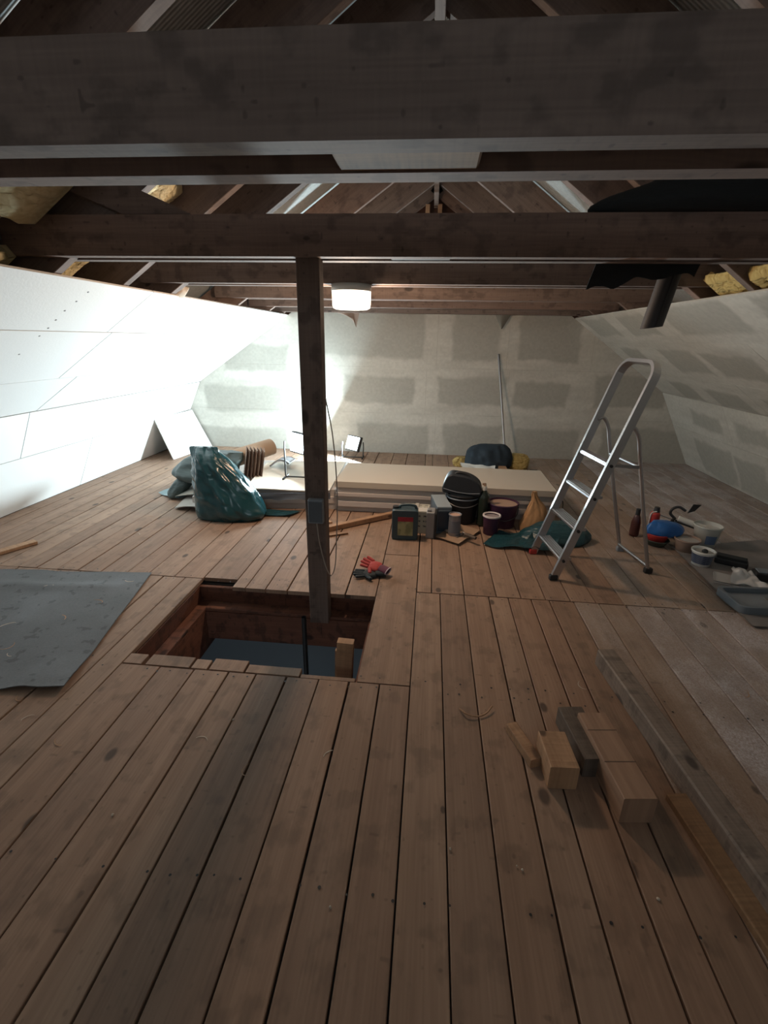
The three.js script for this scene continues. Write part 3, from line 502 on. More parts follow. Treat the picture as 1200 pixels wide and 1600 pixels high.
{ // printed white box
  const t = thing('printed_carton', 'white carton with small dark printed marks, behind the canister', 'carton', [-0.07, 0, -3.74], -0.04);
  const marks = makeTex(256, 256, 0.24, 0.24, (x, y) => { const gx = Math.floor(x / 0.06), gy = Math.floor(y / 0.055), fx = x / 0.06 - gx, fy = y / 0.055 - gy; const inn = hash(gx, gy, 1, 5) > 0.35 && Math.abs(fx - 0.45) < 0.3 && Math.abs(fy - 0.5) < 0.16 && noise2(x * 260, y * 260, 6) > 0.35; return inn ? [0.25, 0.25, 0.27] : [0.66, 0.64, 0.58]; });
  const b = rbox(0.21, 0.19, 0.2, 0.004), uv = b.attributes.uv; for (let i = 0; i < uv.count; i++) uv.setXY(i, uv.getX(i) * 0.24, uv.getY(i) * 0.24);
  obj('carton_box', b, std({ map: marks, roughness: 0.85 }), t);
  const f = obj('carton_flap', new THREE.BoxGeometry(0.208, 0.003, 0.1), col(0.5, 0.48, 0.43), t); f.position.set(0, 0.1915, 0.048);
  const s = obj('tape_strip', new THREE.BoxGeometry(0.03, 0.002, 0.2), col(0.36, 0.33, 0.28), t); s.position.set(0, 0.194, 0);
}
{
  const t = thing('tool_pack', 'upright grey metal pack standing between the canister and the blue grey carton', 'pack', [0.05, 0, -3.6], -0.06);
  obj('pack_body', rbox(0.07, 0.225, 0.13, 0.012), col(0.28, 0.28, 0.28, { roughness: 0.5, metalness: 0.3 }), t);
  obj('pack_edge', rbox(0.012, 0.215, 0.135, 0.004), M.black, t).position.x = 0.041; obj('pack_clip', rbox(0.03, 0.02, 0.02, 0.004, 0.22), M.steel, t).position.set(-0.012, 0, 0.04);
}
{
  const t = thing('flat_carton', 'tall blue grey carton left of the black bucket', 'carton', [0.13, 0, -3.83], 0.16);
  obj('carton_box', rbox(0.12, 0.225, 0.34, 0.004), phys(0.1, 0.135, 0.165, { roughness: 0.45 }), t);
  obj('front_panel', rbox(0.1, 0.17, 0.004, 0.002, 0.02), phys(0.03, 0.05, 0.075, { roughness: 0.35 }), t).position.z = 0.171;
  obj('lid_fold', rbox(0.118, 0.006, 0.33, 0.002, 0.2245), col(0.25, 0.29, 0.31), t); obj('tear_strip', rbox(0.098, 0.012, 0.003, 0.001, 0.195), col(0.2, 0.24, 0.27), t).position.z = 0.173;
}
{
  const t = thing('black_bucket', 'black mason bucket with a tool case resting across its rim', 'bucket', [0.32, 0, -4.0]);
  obj('bucket_shell', lathe([[0.001, 0.004], [0.118, 0.004], [0.122, 0.01], [0.142, 0.245], [0.15, 0.25], [0.15, 0.26], [0.14, 0.26], [0.133, 0.23], [0.114, 0.016], [0.001, 0.014]], 48), M.black, t);
  obj('carry_handle', tube([[-0.149, 0.245, 0], [-0.144, 0.21, 0.07], [-0.08, 0.18, 0.135], [0.0, 0.17, 0.155], [0.08, 0.18, 0.135], [0.144, 0.21, 0.07], [0.149, 0.245, 0]], 0.004, 40, 6), M.steel, t);
  obj('rim_band', lathe([[0.141, 0.222], [0.148, 0.224], [0.148, 0.232], [0.141, 0.234]], 48), M.greyPlastic, t);
}
{
  const t = thing('tool_case', 'black rounded tool case with a grip handle, lying on the black bucket', 'tool case', [0.3, 0.268, -3.97], -0.1); t.rotation.z = -0.07; t.scale.set(0.92, 0.82, 0.92);
  const s = new THREE.Shape(); s.moveTo(-0.155, 0); s.lineTo(0.15, 0); s.quadraticCurveTo(0.175, 0.005, 0.17, 0.04); s.quadraticCurveTo(0.165, 0.11, 0.1, 0.145); s.quadraticCurveTo(0.06, 0.17, 0.0, 0.175); s.lineTo(-0.09, 0.178); s.quadraticCurveTo(-0.13, 0.175, -0.145, 0.12); s.quadraticCurveTo(-0.175, 0.02, -0.155, 0);
  const g = new THREE.ExtrudeGeometry(s, { depth: 0.15, bevelEnabled: true, bevelSize: 0.014, bevelThickness: 0.02, bevelSegments: 4, curveSegments: 16 }); g.translate(0, 0.014, -0.075);
  obj('case_shell', g, col(0.016, 0.021, 0.028, { roughness: 0.6 }), t);
  obj('grip_handle', tube([[-0.08, 0.185, 0.03], [-0.06, 0.212, 0.03], [0.0, 0.215, 0.03], [0.055, 0.19, 0.03], [0.075, 0.165, 0.03]], 0.011, 24, 8), M.black, t);
  obj('grip_plate', rbox(0.07, 0.01, 0.05, 0.004), M.steel, t).position.set(-0.005, 0.19, 0.03);
  obj('seam', tube([[-0.165, 0.05, 0.098], [-0.05, 0.03, 0.098], [0.08, 0.03, 0.098], [0.17, 0.045, 0.098]], 0.004, 24, 6), M.greyPlastic, t);
}
{
  const t = thing('paint_tin', 'small metal paint tin with a pinkish full top, beside the black bucket', 'paint tin', [0.24, 0, -3.6]);
  obj('tin_body', lathe([[0.001, 0.002], [0.047, 0.002], [0.047, 0.19], [0.052, 0.192], [0.052, 0.2], [0.046, 0.2], [0.045, 0.188]], 32), col(0.3, 0.3, 0.32, { roughness: 0.4, metalness: 0.5 }), t);
  obj('paint_fill', cyl(0.0455, 0.0455, 0.004, 0.188), col(0.5, 0.32, 0.24, { roughness: 0.5 }), t); obj('tin_label', lathe([[0.0478, 0.05], [0.0478, 0.15]], 32), col(0.16, 0.17, 0.2), t);
}
{
  tag(obj('cardboard_piece', sheet((u, v) => { const p = bil([0.09, 0.006, -3.55], [0.27, 0.006, -3.42], [0.46, 0.008, -3.72], [0.28, 0.006, -3.86], u, v); p[1] += 0.006 + 0.012 * noise2(u * 3, v * 3, 22); return p; }, 12, 12, 0.004), M.card), 'torn piece of brown cardboard on the floor below the paint tin', 'cardboard');
  const t = thing('trowel', 'steel trowel lying on the torn brown cardboard piece', 'trowel', [0.29, 0.03, -3.56], 0.85);
  const s = new THREE.Shape(); s.moveTo(-0.04, 0); s.lineTo(0.04, 0); s.lineTo(0.03, 0.15); s.lineTo(-0.03, 0.15); s.closePath(); const g = new THREE.ExtrudeGeometry(s, { depth: 0.002, bevelEnabled: false }); g.rotateX(-Math.PI / 2 + 0.05);
  obj('blade', g, M.steel, t); obj('tang', tube([[0, 0.006, 0.005], [0, 0.035, 0.02], [0, 0.03, 0.05]], 0.005, 12, 6), M.steel, t); obj('grip', tube([[0, 0.03, 0.045], [0, 0.028, 0.15]], 0.013, 4, 10), M.greyWood[1], t);
}
{ // purple buckets
  const pm = phys(0.055, 0.018, 0.05, { roughness: 0.45 });
  const pot = (name, label, x, z, r, h, fill) => { const t = thing(name, label, 'bucket', [x, 0, z]); obj('bucket_shell', lathe([[0.001, 0.003], [r * 0.86, 0.003], [r, h - 0.012], [r + 0.006, h - 0.01], [r + 0.006, h], [r - 0.004, h], [r * 0.84, 0.01], [0.001, 0.01]], 40), pm, t); obj('filler', cyl(r * 0.955, r * 0.955, 0.006, h - 0.02, 32), fill, t); return t; };
  const a = pot('plaster_pot', 'small dark purple pot with a whitish crusted rim, nearest of the two purple containers', 0.545, -3.72, 0.068, 0.165, col(0.28, 0.24, 0.25));
  obj('plaster_crust', lathe([[0.058, 0.16], [0.066, 0.169], [0.074, 0.166], [0.0745, 0.155]], 40), col(0.6, 0.55, 0.54), a);
  const b = pot('plaster_bucket', 'larger dark purple bucket with a tan filled top, behind the small purple pot', 0.66, -3.93, 0.125, 0.21, col(0.4, 0.28, 0.22));
  obj('carry_handle', tube([[-0.13, 0.195, 0], [-0.1, 0.12, 0.095], [0, 0.085, 0.135], [0.1, 0.12, 0.095], [0.13, 0.195, 0]], 0.004, 30, 6), M.black, b);
}
{
  const t = thing('spray_bottle', 'dark green spray bottle with a small white cap, between the bucket and the purple bucket', 'bottle', [0.49, 0, -3.9]);
  obj('bottle_body', lathe([[0.001, 0.002], [0.043, 0.004], [0.046, 0.02], [0.046, 0.24], [0.04, 0.275], [0.02, 0.305], [0.016, 0.32], [0.001, 0.322]], 32), phys(0.02, 0.03, 0.022, { roughness: 0.25 }), t);
  obj('bottle_cap', cyl(0.019, 0.019, 0.035, 0.318, 20), M.whitePlastic, t); obj('nozzle', [cyl(0.009, 0.011, 0.025, 0.352, 12), (() => { const b = new THREE.BoxGeometry(0.03, 0.014, 0.014); b.translate(-0.008, 0.37, 0); return b; })()], M.card, t);
}
tag(obj('paper_bag', sack([[0.0, 0.9, -3.84, 0.1, 0.045], [0.05, 0.91, -3.85, 0.112, 0.055], [0.12, 0.925, -3.86, 0.1, 0.05], [0.2, 0.93, -3.87, 0.07, 0.035], [0.26, 0.915, -3.87, 0.035, 0.02], [0.3, 0.9, -3.87, 0.022, 0.014], [0.335, 0.895, -3.87, 0.014, 0.01]], { amp: 0.01, folds: 5, seed: 31 }), M.kraft), 'tan paper bag twisted closed, standing behind the teal plastic near the ladder', 'paper bag');
tag(obj('wire_loop', tube([[1.02, 0.01, -3.86], [1.05, 0.2, -3.88], [1.09, 0.27, -3.9], [1.14, 0.25, -3.92], [1.16, 0.01, -3.94]], 0.005, 40, 6), M.black), 'black wire loop standing up behind the ladder treads', 'wire');
tag(obj('plastic_sack', sack([[0.0, 1.04, -3.66, 0.25, 0.15], [0.03, 1.04, -3.66, 0.27, 0.165], [0.07, 1.06, -3.67, 0.24, 0.14], [0.11, 1.07, -3.68, 0.18, 0.1], [0.14, 1.09, -3.69, 0.08, 0.04]], { nt: 72, nh: 36, amp: 0.026, folds: 6, seed: 41 }), M.tealDark), 'rumpled empty dark teal plastic sack on the floor behind the ladder feet', 'plastic sack');
tag(obj('plastic_film', sheet((u, v) => { const p = bil([0.46, 0.005, -3.46], [0.78, 0.005, -3.36], [0.92, 0.01, -3.68], [0.62, 0.01, -3.76], u, v); p[1] += 0.004 + 0.03 * noise2(u * 4, v * 4, 25) * (0.3 + u); p[2] += 0.03 * Math.sin(u * 6); return p; }, 28, 20, 0.002), M.tealDark), 'flat teal plastic film on the floor in front of the purple pot', 'plastic film');
tag(obj('plastic_film', sheet((u, v) => { const p = bil([0.74, 0.006, -3.36], [0.96, 0.005, -3.33], [1.08, 0.02, -3.6], [0.86, 0.02, -3.62], u, v); p[1] += 0.012 + 0.05 * noise2(u * 5 + 3, v * 4, 27); return p; }, 24, 20, 0.002), M.tealDark), 'wrinkled teal plastic film tucked against the left ladder foot', 'plastic film');
// timber battens on the floor
tag(obj('timber_batten', bar([-0.93, 0.022, -3.47], [-0.27, 0.03, -4.0], 0.05, 0.042, 0.003), M.raw[1]), 'pale wooden batten lying from behind the post towards the canister', 'batten');
tag(obj('thin_lath', bar([-0.86, 0.01, -3.42], [-0.62, 0.01, -3.55], 0.03, 0.012, 0.002), M.raw[2]), 'thin short lath on the floor beside the batten', 'lath');
tag(obj('thin_lath', bar([-1.0, 0.01, -4.0], [-0.8, 0.01, -3.75], 0.03, 0.014, 0.002), M.raw[0]), 'short pale lath sticking out from the front of the left stack', 'lath');
{ // gloves
  const gm = (r, g, b) => col(r, g, b, { roughness: 0.75, bumpMap: fineBump, bumpScale: 0.001 });
  const glove = (t, m, cuffM, trimM) => {
    const palm = sack([[0.0, 0, 0, 0.042, 0.04], [0.008, 0, 0, 0.05, 0.048], [0.018, 0, 0, 0.048, 0.046], [0.028, 0, 0, 0.036, 0.034], [0.033, 0, 0, 0.012, 0.012]], { nt: 32, nh: 14, amp: 0.005, folds: 3, seed: 51 });
    obj('palm', palm, m, t);
    const F = [[-0.03, 0.068, 0.3], [-0.012, 0.078, 0.08], [0.008, 0.076, -0.08], [0.028, 0.06, -0.32]];
    for (const [oz, len, sp] of F) { const a = -sp * 0.6; obj('finger', (() => { const g = new THREE.CapsuleGeometry(0.0115, len - 0.02, 5, 10); g.rotateZ(Math.PI / 2); g.scale(1, 0.9, 1); g.translate(-0.04 - len / 2, 0.014, 0); g.rotateY(a); g.translate(0, 0, oz); return g; })(), m, t); }
    obj('thumb', (() => { const g = new THREE.CapsuleGeometry(0.0125, 0.04, 5, 10); g.rotateZ(Math.PI / 2); g.rotateY(-0.9); g.translate(-0.01, 0.015, 0.06); return g; })(), m, t);
    const cuff = new THREE.CylinderGeometry(0.036, 0.032, 0.065, 24, 3, true); cuff.rotateZ(-Math.PI / 2); cuff.scale(1, 0.55, 1); cuff.translate(0.066, 0.02, 0); obj('cuff', cuff, cuffM, t);
    const trim = new THREE.TorusGeometry(0.036, 0.004, 6, 28); trim.rotateY(Math.PI / 2); trim.scale(1, 0.55, 1); trim.translate(0.099, 0.021, 0); obj('cuff_trim', trim, trimM, t);
  };
  const dark = gm(0.022, 0.032, 0.038); dark.side = THREE.DoubleSide; const red = gm(0.42, 0.05, 0.045); red.side = THREE.DoubleSide; const pale = gm(0.55, 0.45, 0.5), plum = gm(0.13, 0.03, 0.06); plum.side = THREE.DoubleSide;
  const a = thing('work_glove', 'dark rubber coated work glove lying flat under the red glove', 'glove', [-0.345, 0.001, -2.85], 0.1); glove(a, dark, dark, dark);
  const b = thing('work_glove', 'red work glove with a pale cuff trim, lying over the dark glove', 'glove', [-0.315, 0.032, -2.905], -0.5); b.rotation.set(0.2, -0.5, -0.16, 'YXZ'); glove(b, red, plum, pale);
}
// ---------------------------------------------------------------- at the back wall
tag(obj('work_bag', sack([[0.0, 0.72, -5.86, 0.24, 0.12], [0.06, 0.74, -5.86, 0.27, 0.14], [0.15, 0.75, -5.87, 0.27, 0.14], [0.24, 0.75, -5.87, 0.25, 0.11], [0.29, 0.76, -5.88, 0.2, 0.06], [0.31, 0.79, -5.88, 0.14, 0.025]], { amp: 0.028, folds: 4, seed: 61, top: 0.4 }), M.navyCloth), 'dark navy cloth bag slumped on the floor in front of the back wall', 'bag');
const woolMat = std({ map: makeTex(256, 256, 0.5, 0.5, (x, y) => { const n = fbm2(x * 30, y * 30, 401, 4, 15, 15); return mix3([0.8, 0.72, 0.48], [0.6, 0.5, 0.28], n); }), roughness: 1, bumpMap: creaseBump, bumpScale: 0.02 });
const woolPale = std({ map: makeTex(256, 256, 0.5, 0.5, (x, y) => { const n = fbm2(x * 30, y * 30, 405, 4, 15, 15); return mix3([0.94, 0.91, 0.78], [0.8, 0.73, 0.54], n); }), roughness: 1, bumpMap: creaseBump, bumpScale: 0.02 });
tag(obj('insulation_offcut', sack([[0.0, 1.12, -5.95, 0.1, 0.1], [0.06, 1.12, -5.95, 0.12, 0.11], [0.13, 1.12, -5.95, 0.11, 0.1], [0.18, 1.11, -5.95, 0.08, 0.06]], { amp: 0.03, folds: 3, seed: 66 }), woolMat), 'yellow insulation wool offcut right of the navy bag at the back wall', 'insulation');
tag(obj('insulation_offcut', sack([[0.0, 0.4, -5.98, 0.07, 0.08], [0.06, 0.41, -5.98, 0.09, 0.08], [0.11, 0.42, -5.98, 0.05, 0.05]], { amp: 0.02, folds: 3, seed: 67 }), woolMat), 'small yellow insulation tuft left of the navy bag', 'insulation');
tag(obj('white_cloth', sheet((u, v) => { const p = bil([0.42, 0.01, -5.62], [0.8, 0.01, -5.6], [0.82, 0.05, -5.74], [0.4, 0.08, -5.78], u, v); p[1] += 0.05 * noise2(u * 5, v * 3, 33); return p; }, 20, 8, 0.004), M.whitePlastic), 'crumpled white cloth on the floor under the front of the navy bag', 'cloth');
tag(obj('pale_block', beam(0.17, 0.075, 0.09, 0.005, 'x'), M.raw[0]), 'pale wooden block standing in front of the navy bag', 'wood block').position.set(0.9, 0.1, -5.66);
scene.children[scene.children.length - 1].position.y = 0.038;
tag(obj('leaning_pipe', tube([[0.99, 0.012, -6.02], [0.835, 1.34, -6.515]], 0.013, 2, 10), M.steel), 'long thin grey pipe leaning against the back wall', 'pipe');
tag(obj('small_bolt_box', rbox(0.09, 0.045, 0.06, 0.005), M.black), 'tiny dark box on the floor right of the yellow insulation offcut', 'box').position.set(1.28, 0, -5.72);
// scraps of membrane hanging from the last beams
tag(obj('membrane_scrap', sheet((u, v) => { const w = 1 - v; return [lerp(-1.36 + 0.32 * v, -0.95 - 0.045 * v, u), 1.815 - 0.185 * v * (0.2 + 0.8 * u), -6.46 + 0.02 * Math.sin(u * 4)]; }, 12, 8, 0.004), col(0.3, 0.23, 0.19)), 'brownish membrane scrap hanging from the last beam below the round lamp', 'membrane');
tag(obj('membrane_scrap', sheet((u, v) => [lerp(0.74 + 0.085 * v, 0.94 - 0.1 * v, u), 1.815 - 0.175 * v, -6.46 + 0.015 * Math.sin(u * 4)], 8, 8, 0.004), col(0.2, 0.2, 0.18)), 'dark pointed membrane scrap hanging above the leaning pipe', 'membrane');

// ---------------------------------------------------------------- step ladder
{
  const t = thing('step_ladder', 'folding aluminium step ladder standing open with four treads and a hoop rail', 'step ladder', [0, 0, 0]);
  const AX = new THREE.Vector3(0.974, 0, -0.226), UP = new THREE.Vector3(0, 1, 0), a = 18.6 * Math.PI / 180;
  const D = AX.clone().multiplyScalar(Math.sin(a)).addScaledVector(UP, Math.cos(a)), F1 = new THREE.Vector3(0.82, 0, -3.36), F2 = new THREE.Vector3(0.875, 0, -2.95), W = F2.clone().sub(F1), Nn = W.clone().normalize();
  const at = (k, s, o = 0) => F1.clone().addScaledVector(W, k).addScaledVector(D, s).addScaledVector(AX, o);
  // rail: rectangular section swept up one side, round the hoop and down the other
  const pts = []; for (let s = 0.02; s <= 1.36; s += 0.134) pts.push(at(0, s)); const r = 0.1;
  for (let i = 1; i <= 8; i++) { const q = i / 8 * Math.PI / 2; pts.push(at(0, 1.37 + Math.sin(q) * r).addScaledVector(Nn, (1 - Math.cos(q)) * r)); }
  for (let i = 0; i <= 8; i++) { const q = i / 8 * Math.PI / 2; pts.push(at(1, 1.37 + Math.cos(q) * r).addScaledVector(Nn, -(1 - Math.sin(q)) * r)); }
  for (let s = 1.36; s >= 0.02; s -= 0.134) pts.push(at(1, s));
  const nor = Nn.clone().cross(D).normalize();
  const pos = [], idx = [], hw = 0.011, hd = 0.026;
  pts.forEach((p, i) => { const T0 = pts[Math.min(i + 1, pts.length - 1)].clone().sub(pts[Math.max(i - 1, 0)]).normalize(), side = nor.clone().cross(T0).normalize(); for (const [u, v] of [[-1, -1], [1, -1], [1, 1], [-1, 1]]) { const q = p.clone().addScaledVector(side, u * hw).addScaledVector(nor, v * hd); pos.push(q.x, q.y, q.z); } });
  for (let i = 0; i + 1 < pts.length; i++) for (let k = 0; k < 4; k++) { const A = i * 4 + k, B = i * 4 + (k + 1) % 4, C = A + 4, E = B + 4; idx.push(A, B, E, A, E, C); }
  const e0 = (pts.length - 1) * 4; idx.push(0, 2, 1, 0, 3, 2, e0, e0 + 1, e0 + 2, e0, e0 + 2, e0 + 3);
  const g = new THREE.BufferGeometry(); g.setAttribute('position', new THREE.Float32BufferAttribute(pos, 3)); g.setIndex(idx); const gg = g.toNonIndexed(); gg.computeVertexNormals();
  obj('rail_hoop', gg, M.alu, t);
  for (const [s, d] of [[0.15, 0.085], [0.37, 0.085], [0.6, 0.085], [0.825, 0.06]]) {
    const A = at(0.03, s, d / 2 - 0.02), B = at(0.97, s, d / 2 - 0.02); const m = obj('tread', bar(A.toArray(), B.toArray(), d, 0.02, 0.004), M.alu, t);
    const rib = []; for (let i = 0; i < 5; i++) { const o = (i + 0.5) / 5 * d - 0.02; rib.push(bar(at(0.05, s, o).addScaledVector(UP, 0.0115).toArray(), at(0.95, s, o).addScaledVector(UP, 0.0115).toArray(), 0.004, 0.003, 0.0005)); } obj('tread_ribs', rib, M.alu, m);
    for (const k of [0, 1]) { const c = at(k, s), b = new THREE.CylinderGeometry(0.01, 0.01, 0.012, 10); b.rotateX(Math.PI / 2); const bo = obj('bolt', b, M.black, t); bo.position.copy(c).addScaledVector(Nn, k ? 0.016 : -0.016); }
  }
  // rear frame: two bent tubes with cross bars
  const R1 = new THREE.Vector3(1.5, 0, -3.5), R2 = new THREE.Vector3(1.56, 0, -3.14), H1 = at(0.02, 1.06), H2 = at(0.98, 1.06);
  const leg = (Rr, Hh) => { const el = Hh.clone().lerp(Rr, 0.17).addScaledVector(UP, 0.12).addScaledVector(AX, 0.025); return tube([Rr.clone().setY(0.015).toArray(), Rr.clone().lerp(el, 0.5).toArray(), el.clone().lerp(Rr, 0.12).toArray(), el.toArray(), Hh.clone().lerp(el, 0.45).addScaledVector(UP, 0.035).toArray(), Hh.toArray()], 0.0125, 60, 10); };
  obj('rear_leg', leg(R1, H1), M.alu, t); obj('rear_leg', leg(R2, H2), M.alu, t);
  const onLeg = (Rr, Hh, f) => Rr.clone().lerp(Hh.clone().lerp(Rr, 0.17).addScaledVector(UP, 0.12).addScaledVector(AX, 0.025), f);
  for (const f of [0.06, 0.8]) obj('cross_bar', tube([onLeg(R1, H1, f).toArray(), onLeg(R2, H2, f).toArray()], f < 0.1 ? 0.011 : 0.013, 2, 8), f < 0.1 ? M.alu : M.steel, t);
  obj('stay_arm', bar(at(1, 0.825, 0.03).toArray(), onLeg(R2, H2, 0.8).toArray(), 0.008, 0.02, 0.001), M.steel, t);
  for (const [p, m] of [[at(0, 0.0), M.redPlastic], [at(1, 0.0), M.black], [R1, M.greyPlastic], [R2, M.black]]) { const f = obj('rubber_foot', rbox(0.055, 0.04, 0.034, 0.008), m, t); f.position.copy(p).setY(0.0); f.rotation.y = 0.1; }
}

// ---------------------------------------------------------------- tools by the right wall
tag(obj('cover_sheet', sheet((u, v) => { const p = bil([1.87, 0.004, -2.5], [2.75, 0.004, -2.5], [2.75, 0.006, -3.85], [1.93, 0.006, -3.6], u, v); p[1] += 0.006 + 0.006 * noise2(u * 4, v * 6, 44); return p; }, 24, 36, 0.004, [0.9, 1.3]), std({ map: makeTex(256, 256, 1, 1, (x, y) => { const n = fbm2(x * 9, y * 9, 501, 4, 9, 9); return mix3([0.56, 0.54, 0.53], [0.42, 0.41, 0.41], n); }), roughness: 0.9 })), 'dusty pale grey cover sheet under the tools by the right wall', 'cover sheet');
const bucketAt = (name, label, cat, x, y, z, r, h, m, fill, band) => { const t = thing(name, label, cat, [x, y, z]); obj('tub_shell', lathe([[0.001, 0.003], [r * 0.78, 0.003], [r * 0.98, h - 0.014], [r * 1.07, h - 0.012], [r * 1.07, h], [r * 0.97, h], [r * 0.76, 0.01], [0.001, 0.01]], 40), m, t); if (fill) obj('filler', cyl(r * 0.93, r * 0.9, 0.006, h * 0.8, 32), fill, t); if (band) { const l = obj('printed_band', lathe([[r * 0.83 + 0.0015, h * 0.2], [r * 0.945 + 0.0015, h * 0.8]], 40), band, t); l.userData.label = 'printed band round the tub'; } return t; };
const Y0 = 0.014;
const cloudy = phys(0.55, 0.57, 0.54, { roughness: 0.4, transmission: 0.15 });
const wb = bucketAt('white_bucket', 'translucent white plaster bucket, tallest tub by the right wall', 'bucket', 2.2, Y0, -3.68, 0.095, 0.17, cloudy, col(0.5, 0.5, 0.48)); { const l = obj('label', (() => { const g = new THREE.CylinderGeometry(0.09, 0.083, 0.07, 20, 1, true, -0.5, 0.9); g.translate(0, 0.07, 0); return g; })(), col(0.1, 0.16, 0.28, { side: THREE.DoubleSide }), wb); l.scale.setScalar(1.0); l.userData.label = 'blue label'; }
bucketAt('plaster_tub', 'low brown tub with a pale crusted rim, left of the white bucket', 'tub', 2.0, Y0, -3.55, 0.085, 0.1, col(0.3, 0.22, 0.18, { roughness: 0.6 }), col(0.4, 0.39, 0.37));
const sTex = makeTex(256, 128, 1, 0.1, (x, y) => { if (y < 0.03) return [0.5, 0.52, 0.56]; const n = noise2(x * 26, y * 120, 7); return n > 0.72 && y < 0.07 ? [0.62, 0.65, 0.7] : [0.12, 0.2, 0.33]; });
const st = bucketAt('small_tub', 'small white tub with a dark blue printed band, nearest of the tubs', 'tub', 1.985, Y0, -3.3, 0.072, 0.115, M.whitePlastic, col(0.42, 0.41, 0.38), std({ map: sTex, roughness: 0.5 })); obj('putty_lump', new THREE.IcosahedronGeometry(0.02, 2), M.black, st).position.set(0.01, 0.103, 0);
{
  const t = thing('wine_bottle', 'dark red brown bottle with a black neck behind the rear ladder leg', 'bottle', [1.73, 0.0, -3.84]);
  obj('bottle_body', lathe([[0.001, 0.002], [0.034, 0.003], [0.037, 0.02], [0.036, 0.12], [0.024, 0.17], [0.016, 0.19], [0.001, 0.19]], 28), phys(0.07, 0.025, 0.022, { roughness: 0.3 }), t); obj('bottle_cap', cyl(0.017, 0.018, 0.05, 0.185, 18), M.black, t);
}
{
  const t = thing('green_bowl', 'dark green rubber bowl at the bottom of the small stack behind the ladder', 'bowl', [1.83, 0.002, -3.66]); obj('bowl_shell', lathe([[0.001, 0.002], [0.06, 0.002], [0.09, 0.05], [0.085, 0.05], [0.056, 0.008], [0.001, 0.008]], 36), col(0.035, 0.05, 0.04, { roughness: 0.6 }), t); obj('bowl_rim', (() => { const g = new THREE.TorusGeometry(0.0885, 0.004, 6, 36); g.rotateX(Math.PI / 2); g.translate(0, 0.05, 0); return g; })(), col(0.05, 0.065, 0.055), t);
  const b = thing('red_bowl', 'red plastic bowl stacked on the dark green bowl', 'bowl', [1.83, 0.025, -3.66]); obj('bowl_shell', lathe([[0.001, 0.002], [0.055, 0.002], [0.082, 0.075], [0.077, 0.075], [0.05, 0.01], [0.001, 0.01]], 36), M.redPlastic, b); obj('bowl_rim', (() => { const g = new THREE.TorusGeometry(0.081, 0.0045, 6, 36); g.rotateX(Math.PI / 2); g.translate(0, 0.075, 0); return g; })(), M.redPlastic, b);
}
tag(obj('blue_bag', sack([[0.09, 1.86, -3.66, 0.09, 0.06], [0.11, 1.87, -3.66, 0.13, 0.075], [0.15, 1.88, -3.66, 0.13, 0.07], [0.185, 1.87, -3.66, 0.1, 0.05], [0.205, 1.84, -3.66, 0.05, 0.025]], { nt: 48, nh: 24, amp: 0.014, folds: 5, seed: 71 }), phys(0.015, 0.11, 0.36, { roughness: 0.35 })), 'bright blue plastic bag stuffed into the red bowl', 'plastic bag');
{
  const t = thing('red_canister', 'small red and black can with a white strap, behind the bright blue bag', 'can', [1.86, 0, -3.83]); obj('can_body', lathe([[0.001, 0.002], [0.036, 0.002], [0.038, 0.02], [0.038, 0.2], [0.03, 0.22], [0.001, 0.222]], 28), M.redPlastic, t); obj('can_cap', cyl(0.02, 0.026, 0.04, 0.22, 20), M.black, t).position.x = 0.006; obj('strap', tube([[-0.04, 0.05, 0.01], [-0.043, 0.14, 0.016], [-0.034, 0.215, 0.015], [0, 0.23, 0.02]], 0.005, 20, 6), M.whitePlastic, t);
}
{ // caulking gun
  const t = thing('caulking_gun', 'black caulking gun with a pale cartridge, lying behind the brown tub', 'caulking gun', [2.06, 0.13, -3.78], -0.32);
  obj('cartridge', (() => { const g = new THREE.CylinderGeometry(0.023, 0.023, 0.2, 20); g.rotateZ(Math.PI / 2 - 0.25); g.translate(0.06, 0.03, 0); return g; })(), M.whitePlastic, t);
  obj('cradle', [bar([-0.06, 0.034, 0.022], [0.16, -0.02, 0.022], 0.006, 0.012), bar([-0.06, 0.034, -0.022], [0.16, -0.02, -0.022], 0.006, 0.012), tube([[-0.06, 0.06, 0], [-0.075, 0.03, 0], [-0.06, 0.0, 0]], 0.012, 10, 8)], M.black, t);
  obj('grip', tube([[-0.06, 0.05, 0], [-0.1, 0.09, 0], [-0.09, 0.13, 0], [-0.05, 0.15, 0], [0.0, 0.125, 0]], 0.011, 30, 8), M.black, t);
  obj('trigger', tube([[-0.06, 0.03, 0], [-0.11, 0.0, 0], [-0.13, -0.05, 0], [-0.1, -0.1, 0], [-0.03, -0.11, 0]], 0.01, 30, 8), M.black, t);
  obj('plunger_rod', tube([[-0.06, 0.035, 0], [-0.17, 0.065, 0]], 0.004, 3, 6), M.steel, t);
}
tag(obj('scraper', (() => { const s = new THREE.Shape(); s.moveTo(0, 0); s.lineTo(0.05, 0.02); s.lineTo(0.09, 0.075); s.lineTo(0.03, 0.075); s.closePath(); const g = new THREE.ExtrudeGeometry(s, { depth: 0.006, bevelEnabled: false }); return g; })(), M.black), 'flat dark scraper blade standing against the caulking gun', 'scraper').position.set(2.08, 0.235, -3.79);
{
  const t = thing('dark_brush', 'long dark brush lying on the cover sheet right of the small tub', 'brush', [2.2, Y0 + 0.002, -3.32], -0.55);
  obj('brush_block', rbox(0.2, 0.05, 0.075, 0.014), M.black, t); obj('bristles', rbox(0.18, 0.02, 0.07, 0.005, 0.045), M.blackCloth, t); obj('brush_handle', tube([[-0.1, 0.03, 0], [-0.16, 0.035, 0], [-0.2, 0.03, 0]], 0.008, 10, 8), M.greyPlastic, t);
}
